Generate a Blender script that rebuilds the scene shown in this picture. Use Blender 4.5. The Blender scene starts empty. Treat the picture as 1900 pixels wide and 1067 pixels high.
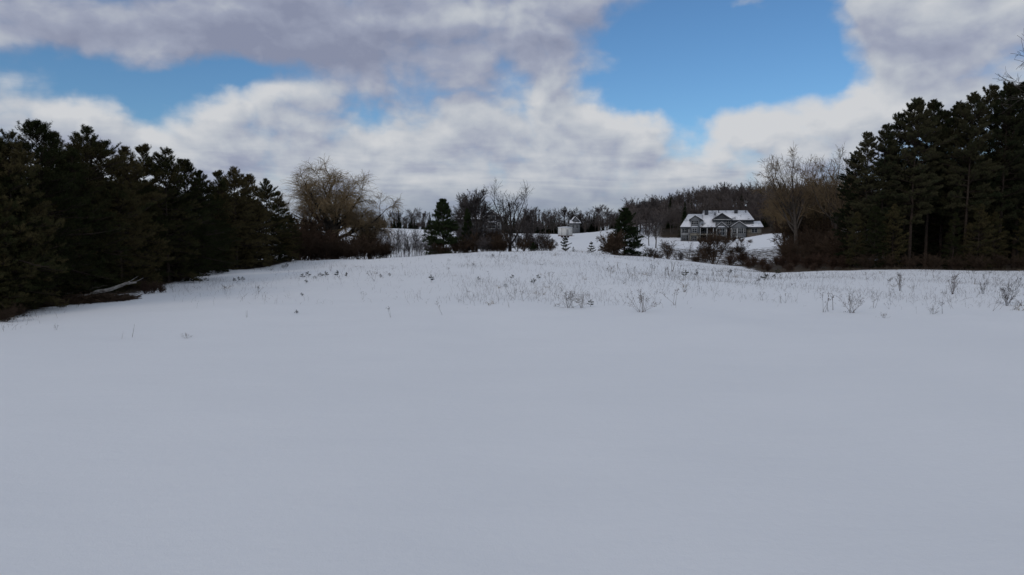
import bpy, math, random
import numpy as np
from math import radians, sin, cos, pi

rnd = random.Random(7)
C = bpy.context.scene.collection
scene = bpy.context.scene

# ------------------------------------------------------------------ camera
F = 1266.0; CX, CY = 950.0, 533.5; CAMH = 4.5
PITCH = math.atan((CY - 425.0) / F)
cam_d = bpy.data.cameras.new('camera'); cam = bpy.data.objects.new('camera', cam_d); C.objects.link(cam)
cam.location = (0, 0, CAMH); cam.rotation_euler = (pi/2 - PITCH, 0, 0)
cam_d.sensor_width = 36; cam_d.lens = 36*F/1900; cam_d.clip_start = .1; cam_d.clip_end = 8000
scene.camera = cam

SUN_EL, SUN_ROT = 32.0, 215.0            # behind the camera, to the left, veiled by cloud
SUN_STR, SUN_ANGLE = 0.6, 20.0
SKY_STR = 0.1
EXPOSURE = -0.05

# ------------------------------------------------------------------ node helpers
class NT:
    def __init__(s, tree): s.t = tree; s.n = tree.nodes; s.l = tree.links
    def node(s, typ, **kw):
        nd = s.n.new(typ)
        for k, v in kw.items(): setattr(nd, k, v)
        return nd
    def put(s, sock, v):
        if isinstance(v, bpy.types.NodeSocket): s.l.new(v, sock)
        elif v is not None:
            try: sock.default_value = v
            except Exception: sock.default_value = (*v, 1.0)
    def m(s, op, a, b=None, c=None, clamp=False):
        nd = s.node('ShaderNodeMath', operation=op, use_clamp=clamp)
        for i, v in enumerate((a, b, c)):
            if v is not None: s.put(nd.inputs[i], v)
        return nd.outputs[0]
    def v(s, op, a, b=None):
        nd = s.node('ShaderNodeVectorMath', operation=op)
        s.put(nd.inputs[0], a)
        if b is not None: s.put(nd.inputs[1], b)
        return nd.outputs['Value'] if op in ('DOT_PRODUCT', 'LENGTH') else nd.outputs[0]
    def ramp(s, x, lo, hi, a=0.0, b=1.0, smooth=True):
        nd = s.node('ShaderNodeMapRange', interpolation_type='SMOOTHSTEP' if smooth else 'LINEAR')
        for i, v in enumerate((x, lo, hi, a, b)): s.put(nd.inputs[i], v)
        return nd.outputs[0]
    def noise(s, vec, scale, detail=4, rough=.5, dist=0.0):
        nd = s.node('ShaderNodeTexNoise')
        s.put(nd.inputs['Vector'], vec); nd.inputs['Scale'].default_value = scale
        nd.inputs['Detail'].default_value = detail; nd.inputs['Roughness'].default_value = rough
        nd.inputs['Distortion'].default_value = dist
        return nd.outputs[0]
    def mix(s, f, a, b):
        nd = s.node('ShaderNodeMix', data_type='RGBA')
        s.put(nd.inputs[0], f); s.put(nd.inputs[6], a); s.put(nd.inputs[7], b)
        return nd.outputs[2]

def c3(*v): return (*v, 1.0)

# ------------------------------------------------------------------ world: clear sky with broken stratocumulus
def px_uv(px, py):
    """direction of a photo pixel as (x/y, z/y)"""
    a, b = (px-CX)/F, (CY-py)/F
    dy = cos(PITCH) + b*sin(PITCH); dz = -sin(PITCH) + b*cos(PITCH)
    return a/dy, dz/dy

world = bpy.data.worlds.new('World'); scene.world = world; world.use_nodes = True
w = NT(world.node_tree); w.n.clear()
out = w.node('ShaderNodeOutputWorld'); bg = w.node('ShaderNodeBackground')
bg.inputs['Strength'].default_value = SKY_STR
w.l.new(bg.outputs[0], out.inputs[0])
sky = w.node('ShaderNodeTexSky', sky_type='NISHITA', sun_disc=False)
sky.sun_elevation = radians(SUN_EL); sky.sun_rotation = radians(SUN_ROT)
sky.air_density = 1.0; sky.dust_density = .6; sky.ozone_density = 2.0
sky.altitude = 300

# cloud amount: cover (+) and openings (-) where they stand in the sky, broken up by noise
COVER = [  # px, py, half width, half height, weight
    (60, 112, 125, 22, -.95), (300, 135, 130, 25, -1.0), (440, 140, 80, 24, -.85), (190, 170, 130, 24, -.7),
    (285, 200, 40, 26, -.7), (700, 228, 55, 22, -.55), (940, 140, 40, 22, -.6), (1180, 110, 70, 60, -.7),
    (1290, 120, 110, 62, -1.1), (1400, 70, 110, 62, -1.1), (1230, 180, 50, 26, -.7), (1268, 238, 34, 26, -.65),
    (1560, 128, 80, 24, -.6), (1440, 140, 90, 40, -.8), (1330, 175, 70, 25, -.5), (1480, 12, 40, 40, -.6), (1290, 20, 60, 40, -.7),
    (1240, 60, 60, 50, -.6),
    (1372, 10, 36, 14, .9), (600, 70, 260, 55, .6), (1120, 20, 70, 40, .5), (240, 40, 260, 30, .5), (1700, 60, 140, 55, .6), (1330, 230, 60, 20, .4),
    (1060, 170, 70, 60, .5), (1180, 210, 70, 30, .3), (430, 185, 60, 26, .4), (1450, 215, 160, 30, .4), (100, 210, 120, 36, .35), (620, 300, 500, 70, .35), (1650, 170, 130, 40, .4)]
SHADE = [(330, -5, 480, 44, -.65), (1620, 25, 90, 45, -.3), (1060, 10, 90, 30, -.3),  # darker (-) undersides and brighter (+) sunlit heads
    (700, 105, 180, 40, -.85), (260, 45, 330, 40, -.85), (560, 40, 200, 40, -.4), (990, 90, 110, 40, -.55), (850, 190, 110, 26, -.6), (1120, 60, 80, 40, -.4),
    (1720, 75, 140, 30, -.5), (880, 40, 70, 36, .45), (560, 190, 110, 20, -.15), (1000, 200, 110, 40, .2), (1420, 250, 150, 32, .95),
    (620, 270, 150, 40, -.1), (800, 330, 250, 24, .2), (1130, 330, 180, 20, .25), (1140, 180, 60, 40, .35), (1560, 200, 180, 30, .15), (120, 230, 160, 40, -.1)]

def gsum(nt, uv, items):
    tot = None
    for (px, py, sx, sy, wt) in items:
        u0, v0 = px_uv(px, py)
        d = nt.v('MULTIPLY', nt.v('SUBTRACT', uv, (u0, v0, 0)), (F/sx/1.15, F/sy/1.15, 0))
        q = nt.m('MULTIPLY', nt.v('DOT_PRODUCT', d, d), -.75)
        g = nt.m('EXPONENT', q)
        tot = nt.m('MULTIPLY', g, wt) if tot is None else nt.m('MULTIPLY_ADD', g, wt, tot)
    return tot

grp = bpy.data.node_groups.new('cloud_amount', 'ShaderNodeTree')
grp.interface.new_socket('Dir', in_out='INPUT', socket_type='NodeSocketVector')
grp.interface.new_socket('Amount', in_out='OUTPUT', socket_type='NodeSocketFloat')
g = NT(grp); gi = g.node('NodeGroupInput'); go = g.node('NodeGroupOutput')
def sky_coords(nt, d):
    sp = nt.node('ShaderNodeSeparateXYZ'); nt.put(sp.inputs[0], d)
    x, y, z = sp.outputs
    ys = nt.m('MAXIMUM', y, .12)
    cu = nt.node('ShaderNodeCombineXYZ'); nt.put(cu.inputs[0], nt.m('DIVIDE', x, ys)); nt.put(cu.inputs[1], nt.m('DIVIDE', z, ys))
    zz = nt.m('ADD', nt.m('MAXIMUM', z, 0.0), .22)
    cp = nt.node('ShaderNodeCombineXYZ'); nt.put(cp.inputs[0], nt.m('DIVIDE', x, zz)); nt.put(cp.inputs[1], nt.m('DIVIDE', y, zz))
    return cu.outputs[0], cp.outputs[0], nt.ramp(y, .25, .6), z
uv, pl, front, zz_ = sky_coords(g, gi.outputs[0])
warp = g.node('ShaderNodeTexNoise'); g.put(warp.inputs['Vector'], gi.outputs[0])
warp.inputs['Scale'].default_value = 9; warp.inputs['Detail'].default_value = 5
wv = g.v('MULTIPLY', g.v('SUBTRACT', warp.outputs['Color'], (.5, .5, .5)), (.13, .08, 0))
uvw = g.v('ADD', uv, wv)
layout = g.m('MULTIPLY', gsum(g, uvw, COVER), front)
dscl = g.v('MULTIPLY', gi.outputs[0], (1, 1, 1.7))
n1 = g.noise(pl, 1.3, 8, .58, .35)
n2 = g.noise(dscl, 7.0, 8, .55, .25)
vo = g.node('ShaderNodeTexVoronoi', feature='F1', normalize=True)
g.put(vo.inputs['Vector'], g.v('ADD', dscl, g.v('MULTIPLY', g.v('SUBTRACT', warp.outputs['Color'], (.5, .5, .5)), (.16, .16, .16))))
vo.inputs['Scale'].default_value = 13; vo.inputs['Detail'].default_value = 1.5; vo.inputs['Roughness'].default_value = .55
puff = g.m('MULTIPLY', g.m('SUBTRACT', .36, vo.outputs['Distance']), 1.7)
nn = g.m('ADD', puff, g.m('ADD', g.m('MULTIPLY', g.m('SUBTRACT', n1, .5), 1.0), g.m('MULTIPLY', g.m('SUBTRACT', n2, .5), 1.7)))
low = g.ramp(zz_, .0, .2, .25, 0.0)
amt = g.m('ADD', g.m('ADD', g.m('ADD', nn, .34), low), layout)
g.l.new(amt, go.inputs[0])

tc = w.node('ShaderNodeTexCoord'); D = tc.outputs['Generated']
def amount(vec):
    nd = w.node('ShaderNodeGroup'); nd.node_tree = grp; w.put(nd.inputs[0], vec); return nd.outputs[0]
A0 = amount(D)
A1 = amount(w.v('NORMALIZE', w.v('ADD', D, (-.012, 0, .022))))
uv0, pl0, front0, z0 = sky_coords(w, D)
warp0 = w.node('ShaderNodeTexNoise'); w.put(warp0.inputs['Vector'], D)
warp0.inputs['Scale'].default_value = 11; warp0.inputs['Detail'].default_value = 4
uv0w = w.v('ADD', uv0, w.v('MULTIPLY', w.v('SUBTRACT', warp0.outputs['Color'], (.5, .5, .5)), (.12, .07, 0)))
shade = w.m('MULTIPLY', gsum(w, uv0w, SHADE), front0)
alpha = w.ramp(A0, -.20, .74)
relief = w.m('MULTIPLY', w.m('SUBTRACT', A0, A1), .62)
lum = w.m('ADD', w.m('ADD', w.m('MULTIPLY', shade, .40), w.m('MULTIPLY', w.m('SUBTRACT', w.noise(w.v('MULTIPLY', D, (1, 1, 1.6)), 9, 6, .5, .2), .5), .24)), w.m('ADD', relief, .64))
band = w.m('MULTIPLY', w.m('SUBTRACT', w.noise(w.v('MULTIPLY', D, (2.2, 2.2, 17)), 2.6, 5, .55, .6), .55), w.ramp(z0, .06, .17, 1.1, 0.0))
thin = w.m('ADD', w.ramp(A0, .35, 1.3, .0, -.08), band)
lum = w.m('ADD', lum, thin, clamp=True)
cr = w.node('ShaderNodeValToRGB'); w.put(cr.inputs[0], lum)
els = cr.color_ramp.elements
els[0].position = 0.0; els[0].color = c3(.250, .278, .385)
els[1].position = 1.0; els[1].color = c3(.64, .655, .68)
e = els.new(.33); e.color = c3(.335, .368, .475)
e = els.new(.66); e.color = c3(.49, .525, .585)
cloud = w.v('MULTIPLY', cr.outputs[0], (10.0, 10.0, 10.0))           # background strength is 0.1
skyc = w.v('MULTIPLY', sky.outputs[0], (.545, .79, .98))
base = w.mix(alpha, skyc, cloud)
hz = w.ramp(z0, .012, .085, .75, 0.0)
final = w.mix(hz, base, c3(3.0, 3.5, 4.2))
w.l.new(final, bg.inputs['Color'])
world.cycles.sampling_method = 'MANUAL'; world.cycles.sample_map_resolution = 512

# ------------------------------------------------------------------ sun and exposure
sd = bpy.data.lights.new('sun', 'SUN'); so = bpy.data.objects.new('sun', sd); C.objects.link(so)
sd.energy = SUN_STR; sd.angle = radians(SUN_ANGLE); sd.color = (1, .89, .80)
az = radians(SUN_ROT); el = radians(SUN_EL)
sdir = np.array([sin(az)*cos(el), cos(az)*cos(el), sin(el)])
import mathutils
so.rotation_euler = mathutils.Vector(-sdir).to_track_quat('-Z', 'Y').to_euler()
so.location = (0, 0, 60)
vs = scene.view_settings
vs.view_transform = 'Standard'; vs.look = 'None'; vs.gamma = 1; vs.exposure = EXPOSURE; vs.use_curve_mapping = False
scene.cycles.max_bounces = 6; scene.cycles.diffuse_bounces = 3; scene.cycles.use_denoising = True

# ------------------------------------------------------------------ mesh helpers
def mesh_np(name, V, faces, mats, mat_idx=None):
    """faces: list of int arrays (n,3) or (n,4)"""
    me = bpy.data.meshes.new(name)
    V = np.asarray(V, np.float32)
    me.vertices.add(len(V)); me.vertices.foreach_set('co', V.ravel())
    lv = np.concatenate([f.ravel() for f in faces]).astype(np.int32)
    tot = np.concatenate([np.full(len(f), f.shape[1], np.int32) for f in faces])
    st = np.concatenate([[0], np.cumsum(tot)[:-1]]).astype(np.int32)
    me.loops.add(len(lv)); me.loops.foreach_set('vertex_index', lv)
    me.polygons.add(len(tot)); me.polygons.foreach_set('loop_start', st); me.polygons.foreach_set('loop_total', tot)
    if mat_idx is not None: me.polygons.foreach_set('material_index', np.concatenate(mat_idx).astype(np.int32))
    for m_ in (mats if isinstance(mats, (list, tuple)) else [mats]): me.materials.append(m_)
    me.update(calc_edges=True)
    return me

class MB:
    def __init__(s): s.V = []; s.F = []; s.n = 0
    def add(s, V, Fs):
        for f in Fs: s.F.append(np.asarray(f, np.int64) + s.n)
        s.V.append(np.asarray(V, float)); s.n += len(V)
        return s
    def box(s, x0, x1, y0, y1, z0, z1):
        V = [(x, y, z) for z in (z0, z1) for y in (y0, y1) for x in (x0, x1)]
        return s.add(V, [np.array([(0, 2, 3, 1), (4, 5, 7, 6), (0, 1, 5, 4), (2, 6, 7, 3), (0, 4, 6, 2), (1, 3, 7, 5)])])
    def prism(s, poly, y0, y1):
        """polygon in xz pushed along y"""
        n = len(poly)
        V = [(x, y0, z) for x, z in poly] + [(x, y1, z) for x, z in poly]
        side = np.array([(i, (i+1) % n, n+(i+1) % n, n+i) for i in range(n)])
        s.add(V, [side, np.array([list(range(n))[::-1]]), np.array([list(range(n, 2*n))])])
        return s
    def slab(s, quad, t0, t1):
        """polygon (3 or 4 points) given thickness from t0 to t1 along world z"""
        q = np.array(quad, float); n = len(q)
        V = np.concatenate([q+[0, 0, t0], q+[0, 0, t1]])
        side = np.array([(i, (i+1) % n, n+(i+1) % n, n+i) for i in range(n)])
        return s.add(V, [side, np.array([list(range(n))[::-1]]), np.array([list(range(n, 2*n))])])
    def tubes(s, P, R, sides=3):
        V, Fq = tube_arrays(P, R, sides); return s.add(V, [Fq])
    def mesh(s, name, mat): return mesh_np(name, np.concatenate(s.V), s.F, mat)

def nrm(a): return a / np.maximum(np.linalg.norm(a, axis=-1, keepdims=True), 1e-9)

def tube_arrays(P, R, sides=3):
    P = np.asarray(P, float); R = np.asarray(R, float)
    N, K, _ = P.shape
    T = nrm(np.gradient(P, axis=1))
    ref = np.where(np.abs(T[:, :1, 2:3]) > .85, np.array([1., 0, 0]), np.array([0, 0, 1.]))
    ref = np.repeat(ref, K, axis=1)
    U = nrm(np.cross(T, ref)); W_ = np.cross(T, U)
    a = np.arange(sides)*2*pi/sides
    ring = P[:, :, None, :] + R[:, :, None, None]*(U[:, :, None, :]*np.cos(a)[:, None] + W_[:, :, None, :]*np.sin(a)[:, None])
    V = ring.reshape(-1, 3)
    idx = np.arange(N*K*sides).reshape(N, K, sides)
    a0 = idx[:, :-1, :]; a1 = np.roll(a0, -1, axis=2); b0 = idx[:, 1:, :]; b1 = np.roll(b0, -1, axis=2)
    Fq = np.stack([a0, a1, b1, b0], -1).reshape(-1, 4)
    return V, Fq

def perp_dirs(rng, T, ang, az=None):
    """directions at angle ang from T round a random azimuth"""
    N = len(T)
    ref = np.where(np.abs(T[:, 2:3]) > .9, np.array([1., 0, 0]), np.array([0, 0, 1.]))
    U = nrm(np.cross(T, ref)); W_ = np.cross(T, U)
    if az is None: az = rng.uniform(0, 2*pi, N)
    return T*np.cos(ang)[:, None] + (U*np.cos(az)[:, None] + W_*np.sin(az)[:, None])*np.sin(ang)[:, None]

def grow(rng, start, direc, length, radius, levels):
    """branching skeleton, level by level; returns [(P, R, sides)]"""
    S = np.atleast_2d(np.array(start, float)); Dr = nrm(np.atleast_2d(np.array(direc, float)))
    L = np.atleast_1d(np.array(length, float)); Rr = np.atleast_1d(np.array(radius, float))
    out_ = []
    for li, lv in enumerate(levels):
        K = lv.get('K', 5); N = len(S)
        P = np.zeros((N, K, 3)); P[:, 0] = S; d = Dr.copy()
        step = L/(K-1)
        for k in range(1, K):
            d = nrm(d + rng.normal(0, lv.get('wander', .12), (N, 3)) + np.array([0, 0, lv.get('trop', 0.)])*(k/(K-1) if lv.get('late') else 1))
            P[:, k] = P[:, k-1] + d*step[:, None]
        tt = np.linspace(0, 1, K)
        R = Rr[:, None]*(1 - (1-lv.get('taper', .4))*tt)[None, :]
        R = np.maximum(R, lv.get('rmin', .006))
        out_.append((P, R, lv.get('sides', 3)))
        if li == len(levels)-1: break
        nc = lv['n']; n_each = nc if lv.get('fixed') else None
        cnt = np.full(N, nc) if lv.get('fixed') else np.maximum(1, rng.poisson(nc, N))
        par = np.repeat(np.arange(N), cnt); M = len(par)
        t = rng.uniform(lv.get('t0', .3), 1.0, M)
        if lv.get('tip', True):                                # one child carries each branch on
            first = np.concatenate([[0], np.cumsum(cnt)[:-1]]); t[first] = 1.0
        fk = t*(K-1); k0 = np.minimum(fk.astype(int), K-2); fr = (fk-k0)[:, None]
        S2 = P[par, k0]*(1-fr) + P[par, k0+1]*fr
        T2 = nrm(P[par, k0+1]-P[par, k0])
        ang = np.abs(rng.normal(radians(lv.get('ang', 45)), radians(lv.get('asd', 12)), M))
        if lv.get('tip', True): ang[first] *= .35
        nd = perp_dirs(rng, T2, ang)
        nd = nrm(nd + np.array([0, 0, lv.get('lift', 0.)]))
        L2 = L[par]*lv.get('lr', .6)*rng.uniform(.7, 1.25, M)*(1-lv.get('fall', .4)*(t-lv.get('t0', .3)))
        Rp = R[par, k0]*(1-fr[:, 0]) + R[par, k0+1]*fr[:, 0]
        R2 = Rp*lv.get('rr', .6)*rng.uniform(.8, 1.1, M)
        S, Dr, L, Rr = S2, nd, L2, R2
    return out_

def skel_mesh(name, parts, mat):
    b = MB()
    for P, R, s_ in parts: b.tubes(P, R, s_)
    return b.mesh(name, mat)

def needles(rng, pos, direc, n, shoot, length, width, spread=.85):
    """bottle-brush tufts: n thin blades on each shoot"""
    M = len(pos)
    p = np.repeat(pos, n, 0); d = np.repeat(direc, n, 0)
    t = rng.uniform(-.1, 1, M*n)[:, None]
    rad = perp_dirs(rng, d, np.full(M*n, pi/2))
    base_ = p + d*t*shoot
    nd = nrm(d*rng.uniform(.25, 1.0, M*n)[:, None] + rad*spread)
    ln = length*rng.uniform(.65, 1.15, M*n)[:, None]
    side = nrm(np.cross(nd, rng.normal(0, 1, (M*n, 3))))*width/2
    V = np.stack([base_-side, base_+side, base_+nd*ln], 1).reshape(-1, 3)
    return V, np.arange(M*n*3).reshape(-1, 3)

# ------------------------------------------------------------------ materials
def mat(name, build):
    m_ = bpy.data.materials.new(name); m_.use_nodes = True
    nt = NT(m_.node_tree); nt.n.clear()
    o = nt.node('ShaderNodeOutputMaterial'); b = nt.node('ShaderNodeBsdfPrincipled')
    nt.l.new(b.outputs[0], o.inputs[0]); build(nt, b)
    return m_

def mottled(name, ca, cb, scale=3.0, rough=.85, var=.25, bump=0.0, bscale=20, coords='Object', spec=.2, detail=4):
    def f(nt, b):
        t_ = nt.node('ShaderNodeTexCoord').outputs[coords]
        oi = nt.node('ShaderNodeObjectInfo')
        n = nt.noise(nt.v('ADD', t_, oi.outputs['Location']), scale, detail, .6)
        col = nt.mix(nt.ramp(nt.m('MULTIPLY_ADD', nt.m('SUBTRACT', oi.outputs['Random'], .5), .35 if 'needles' in name else 0., n), .32, .68), c3(*ca), c3(*cb))
        vv = nt.m('MULTIPLY_ADD', oi.outputs['Random'], 2*var, 1-var)
        nt.put(b.inputs['Base Color'], nt.v('SCALE', col) if False else nt.v('MULTIPLY', col, nt_rgb(nt, vv)))
        b.inputs['Roughness'].default_value = rough; b.inputs['Specular IOR Level'].default_value = spec
        if bump:
            bn = nt.node('ShaderNodeBump'); bn.inputs['Strength'].default_value = bump; bn.inputs['Distance'].default_value = .03
            nt.put(bn.inputs['Height'], nt.noise(t_, bscale, 5, .6)); nt.l.new(bn.outputs[0], b.inputs['Normal'])
    return mat(name, f)
def nt_rgb(nt, v):
    cb = nt.node('ShaderNodeCombineXYZ')
    for i in range(3): nt.put(cb.inputs[i], v)
    return cb.outputs[0]

M_needle = mottled('pine_needles', (.034, .040, .017), (.072, .058, .027), .5, .9, .3, spec=.02)
M_needle_dark = mottled('tall_pine_needles', (.030, .037, .019), (.054, .050, .027), .45, .9, .3, spec=.02)
M_spruce = mottled('conifer_needles', (.016, .028, .013), (.030, .040, .018), .7, .9, .2, spec=.02)
M_bark = mottled('pine_bark', (.032, .025, .021), (.055, .041, .032), 4, .95, .2, .5, 14, spec=.05)
M_greybark = mottled('grey_bark', (.058, .049, .042), (.092, .078, .067), 3, .95, .2, spec=.05)
M_darkbark = mottled('dark_bark', (.045, .038, .034), (.075, .064, .056), 3, .95, .2, spec=.05)
M_willowbark = mottled('willow_bark', (.040, .034, .029), (.07, .06, .05), 3, .95, .1, spec=.05)
M_willowtwig = mottled('willow_twigs', (.22, .16, .088), (.30, .22, .125), 1.2, .85, .12, spec=.1)
M_goldtwig2 = mottled('tan_gold_twigs', (.13, .095, .06), (.19, .14, .085), 1.2, .85, .2, spec=.05)
M_goldtwig = mottled('golden_brown_twigs', (.13, .092, .05), (.19, .135, .072), 1.2, .85, .2, spec=.05)
M_tantwig = mottled('tan_twigs', (.13, .095, .06), (.20, .145, .09), 1.2, .85, .2, spec=.1)
M_brownbrush = mottled('brown_brush', (.050, .034, .024), (.085, .058, .040), 1.5, .9, .25, spec=.05)
M_redbrush = mottled('red_brown_brush', (.058, .037, .027), (.088, .055, .040), 1.5, .9, .2, spec=.05)
M_greybrush = mottled('grey_brush', (.07, .06, .058), (.11, .095, .09), 1.5, .9, .2, spec=.05)
M_weed = mottled('dry_weed', (.085, .065, .05), (.14, .11, .085), 5, .9, .25, spec=.05)
M_weeddark = mottled('dark_weed', (.035, .028, .024), (.06, .047, .04), 5, .9, .25, spec=.05)
M_straw = mottled('straw', (.20, .155, .10), (.30, .24, .16), 5, .9, .2, spec=.05)
M_seedling = mottled('seedling_needles', (.018, .026, .014), (.035, .04, .02), 4, .9, .2, spec=.05)
M_birch = mottled('birch_bark', (.38, .36, .33), (.13, .11, .10), 5, .8, .05, .4, 18)
M_hillwood = mottled('hill_wood', (.085, .070, .065), (.125, .105, .096), .05, .95, .1, coords='Object', spec=.02)  # wood tones lightened to stand in for distance haze
M_snowcap = mottled('snow_cover', (.80, .80, .82), (.72, .73, .76), .8, .7, .02, .35, 3, spec=.3)
M_darksiding = mottled('dark_siding', (.055, .056, .06), (.075, .075, .08), 1.2, .85, .0)
def roofsnow(nt, b):
    P = nt.node('ShaderNodeNewGeometry').outputs['Position']
    n = nt.noise(nt.v('MULTIPLY', P, (1, 1, .35)), .55, 6, .62); n2 = nt.noise(P, 2.5, 5, .6)
    msk = nt.ramp(nt.m('ADD', nt.m('MULTIPLY', n, .75), nt.m('MULTIPLY', n2, .25)),   .345, .49)
    nt.put(b.inputs['Base Color'], nt.mix(msk, c3(.14, .145, .155), c3(.80, .80, .82)))
    b.inputs['Roughness'].default_value = .75
M_roofsnow = mat('thin_roof_snow', roofsnow)
M_siding = mottled('grey_siding', (.120, .126, .134), (.150, .156, .162), 1.2, .8, .0)
M_trim = mottled('pale_trim', (.30, .30, .298), (.36, .36, .352), 1, .7, .0)
M_shingle = mottled('dark_shingle', (.035, .037, .042), (.055, .057, .064), 3, .85, .0)
M_stone = mottled('tan_stone', (.15, .14, .115), (.24, .22, .18), 2.5, .9, .0, .5, 6)
M_base = mottled('brown_base', (.10, .085, .07), (.16, .135, .11), 2.5, .9, .0, .5, 6)
M_porchshade = mottled('painted_porch_shade', (.05, .05, .05), (.07, .07, .07), 1, .9, .0)  # dark tone paints in the shade of the veranda and recess
M_white = mottled('white_panel', (.66, .65, .62), (.58, .57, .54), 1.5, .6, .0)
M_rubber = mottled('dark_rubber', (.03, .025, .025), (.06, .04, .035), 3, .8, .0)
M_brick = mottled('rust_frame', (.13, .05, .035), (.09, .04, .03), 3, .8, .0)
def glassf(nt, b):
    b.inputs['Base Color'].default_value = c3(.02, .024, .028); b.inputs['Roughness'].default_value = .12
    b.inputs['Specular IOR Level'].default_value = .5
M_glass = mat('window_glass', glassf)

def snowf(nt, b):
    geo = nt.node('ShaderNodeNewGeometry'); P = geo.outputs['Position']
    at = nt.node('ShaderNodeAttribute'); at.attribute_name = 'litter'
    lit = at.outputs['Fac']
    n = nt.noise(P, .9, 6, .62); n2 = nt.noise(P, 4.0, 5, .6)
    edge = nt.m('ADD', nt.m('MULTIPLY', nt.m('SUBTRACT', n, .5), 1.1), nt.m('MULTIPLY', nt.m('SUBTRACT', n2, .5), .6))
    msk = nt.ramp(nt.m('ADD', lit, edge), .42, .62)
    s = nt.noise(P, .06, 5, .55); f_ = nt.noise(P, 2.2, 6, .7)
    snow = nt.mix(nt.m('ADD', nt.m('MULTIPLY', s, .6), nt.m('MULTIPLY', f_, .4)), c3(.775, .785, .805), c3(.83, .84, .85))
    soil = nt.mix(n2, c3(.035, .026, .018), c3(.075, .055, .036))
    nt.put(b.inputs['Base Color'], nt.mix(msk, snow, soil))
    b.inputs['Roughness'].default_value = .75; b.inputs['Specular IOR Level'].default_value = .15
    bn = nt.node('ShaderNodeBump'); bn.inputs['Strength'].default_value = .5; bn.inputs['Distance'].default_value = .13
    wav = nt.noise(nt.v('MULTIPLY', P, (.35, 1.1, 1)), .8, 4, .55)
    hgt = nt.m('ADD', nt.m('MULTIPLY', wav, .5), nt.m('ADD', nt.m('MULTIPLY', nt.noise(P, 7, 5, .65), .16), nt.m('MULTIPLY', nt.noise(P, 38, 3, .6), .06)))
    nt.put(bn.inputs['Height'], hgt); nt.l.new(bn.outputs[0], b.inputs['Normal'])
M_snow = mat('snow_ground', snowf)

# ------------------------------------------------------------------ terrain
def ray_pt(px, py, Y):
    u, v = px_uv(px, py)
    return np.array([u*Y, Y, CAMH + v*Y])

CTRL = []
def cp(px, py, Y): CTRL.append(tuple(ray_pt(px, py, Y)))
def cz(x, y, z): CTRL.append((x, y, z))
for x in (-90, -50, -25, 0, 25, 50, 90):
    for y in (-60, -20, 5, 20, 36): cz(x, y, 0)
for x in (-90, -50): 
    for y in (60, 90, 120): cz(x, y, 0)
crest = [(540, 486), (650, 481), (780, 475), (900, 468), (1000, 465), (1080, 467), (1150, 475), (1250, 483), (1350, 493)]
for px, py in crest:
    p = ray_pt(px, py, 100); CTRL.append(tuple(p))
    cz(p[0]*.98, 92, p[2]-.10 + .0); cz(p[0]*.8, 70, p[2]*.5-.1); cz(p[0]*1.08, 112, p[2]-.75); cz(p[0]*1.25, 132, p[2]*.4-1.9)
for px, py in ((1430, 504.5), (1560, 502.5), (1700, 500), (1900, 502), (2100, 503)):
    p = ray_pt(px, py, 84); CTRL.append(tuple(p)); cz(p[0]*.85, 64, -.15); cz(p[0]*1.07, 92, p[2]-.55); cz(p[0]*1.2, 112, -1.2)
for px, py, Y in ((720, 470, 142), (720, 452, 175), (720, 424.5, 232), (640, 424, 230), (500, 424, 230), (800, 427, 236), (720, 428, 300), (860, 448, 165), (900, 440, 200), (960, 440, 220),
                  (1100, 462, 150), (1100, 450, 195), (1100, 440, 260), (1100, 433, 340), (1000, 433.5, 340), (900, 433, 340),
                  (1260, 448, 212), (1340, 448, 212), (1410, 444, 212), (1300, 471, 150), (1400, 474, 150), (1300, 460, 180), (1390, 458, 180), (1430, 434, 205), (1480, 437, 205), (1460, 456, 170), (1560, 440, 200),
                  (1300, 425, 255), (1300, 388, 335), (1390, 384, 335), (1200, 410, 335), (1460, 384, 335), (1600, 390, 335), (1180, 428, 280), (1420, 420, 255), (1500, 415, 255)):
    cp(px, py, Y)
for x, y, z in ((-300, 100, 0), (300, 100, 0), (-300, 250, 4), (300, 260, 8), (-250, 0, 0), (250, 0, 0), (-300, 500, 4), (0, 500, 3), (300, 500, 12), (120, 450, 15), (50, 420, 2.2), (58, 520, 2.4), (20, 430, 2.2), (0, 800, 3), (-500, 800, 3), (500, 800, 5), (0, -150, 0), (-250, -150, 0), (250, -150, 0)): cz(x, y, z)
CT = np.array(CTRL); SC = 100.0
def tps_phi(r2): return .5*r2*np.log(np.maximum(r2, 1e-12))
def tps_fit():
    p = CT[:, :2]/SC; n = len(p)
    r2 = ((p[:, None]-p[None])**2).sum(-1)
    Kc = tps_phi(r2) + np.eye(n)*2e-4
    Pm = np.c_[np.ones(n), p]
    Am = np.block([[Kc, Pm], [Pm.T, np.zeros((3, 3))]])
    return np.linalg.solve(Am, np.r_[CT[:, 2], 0, 0, 0])
TPSW = tps_fit()
_rr = np.random.RandomState(3)
_waves = [(2*pi/l*cos(a), 2*pi/l*sin(a), ph, am) for l, am in ((11, .022), (7.3, .016), (4.6, .010), (17, .035), (3.1, .006), (26, .05)) for a, ph in [(_rr.uniform(0, pi), _rr.uniform(0, 6)) for _ in range(3)]]
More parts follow.
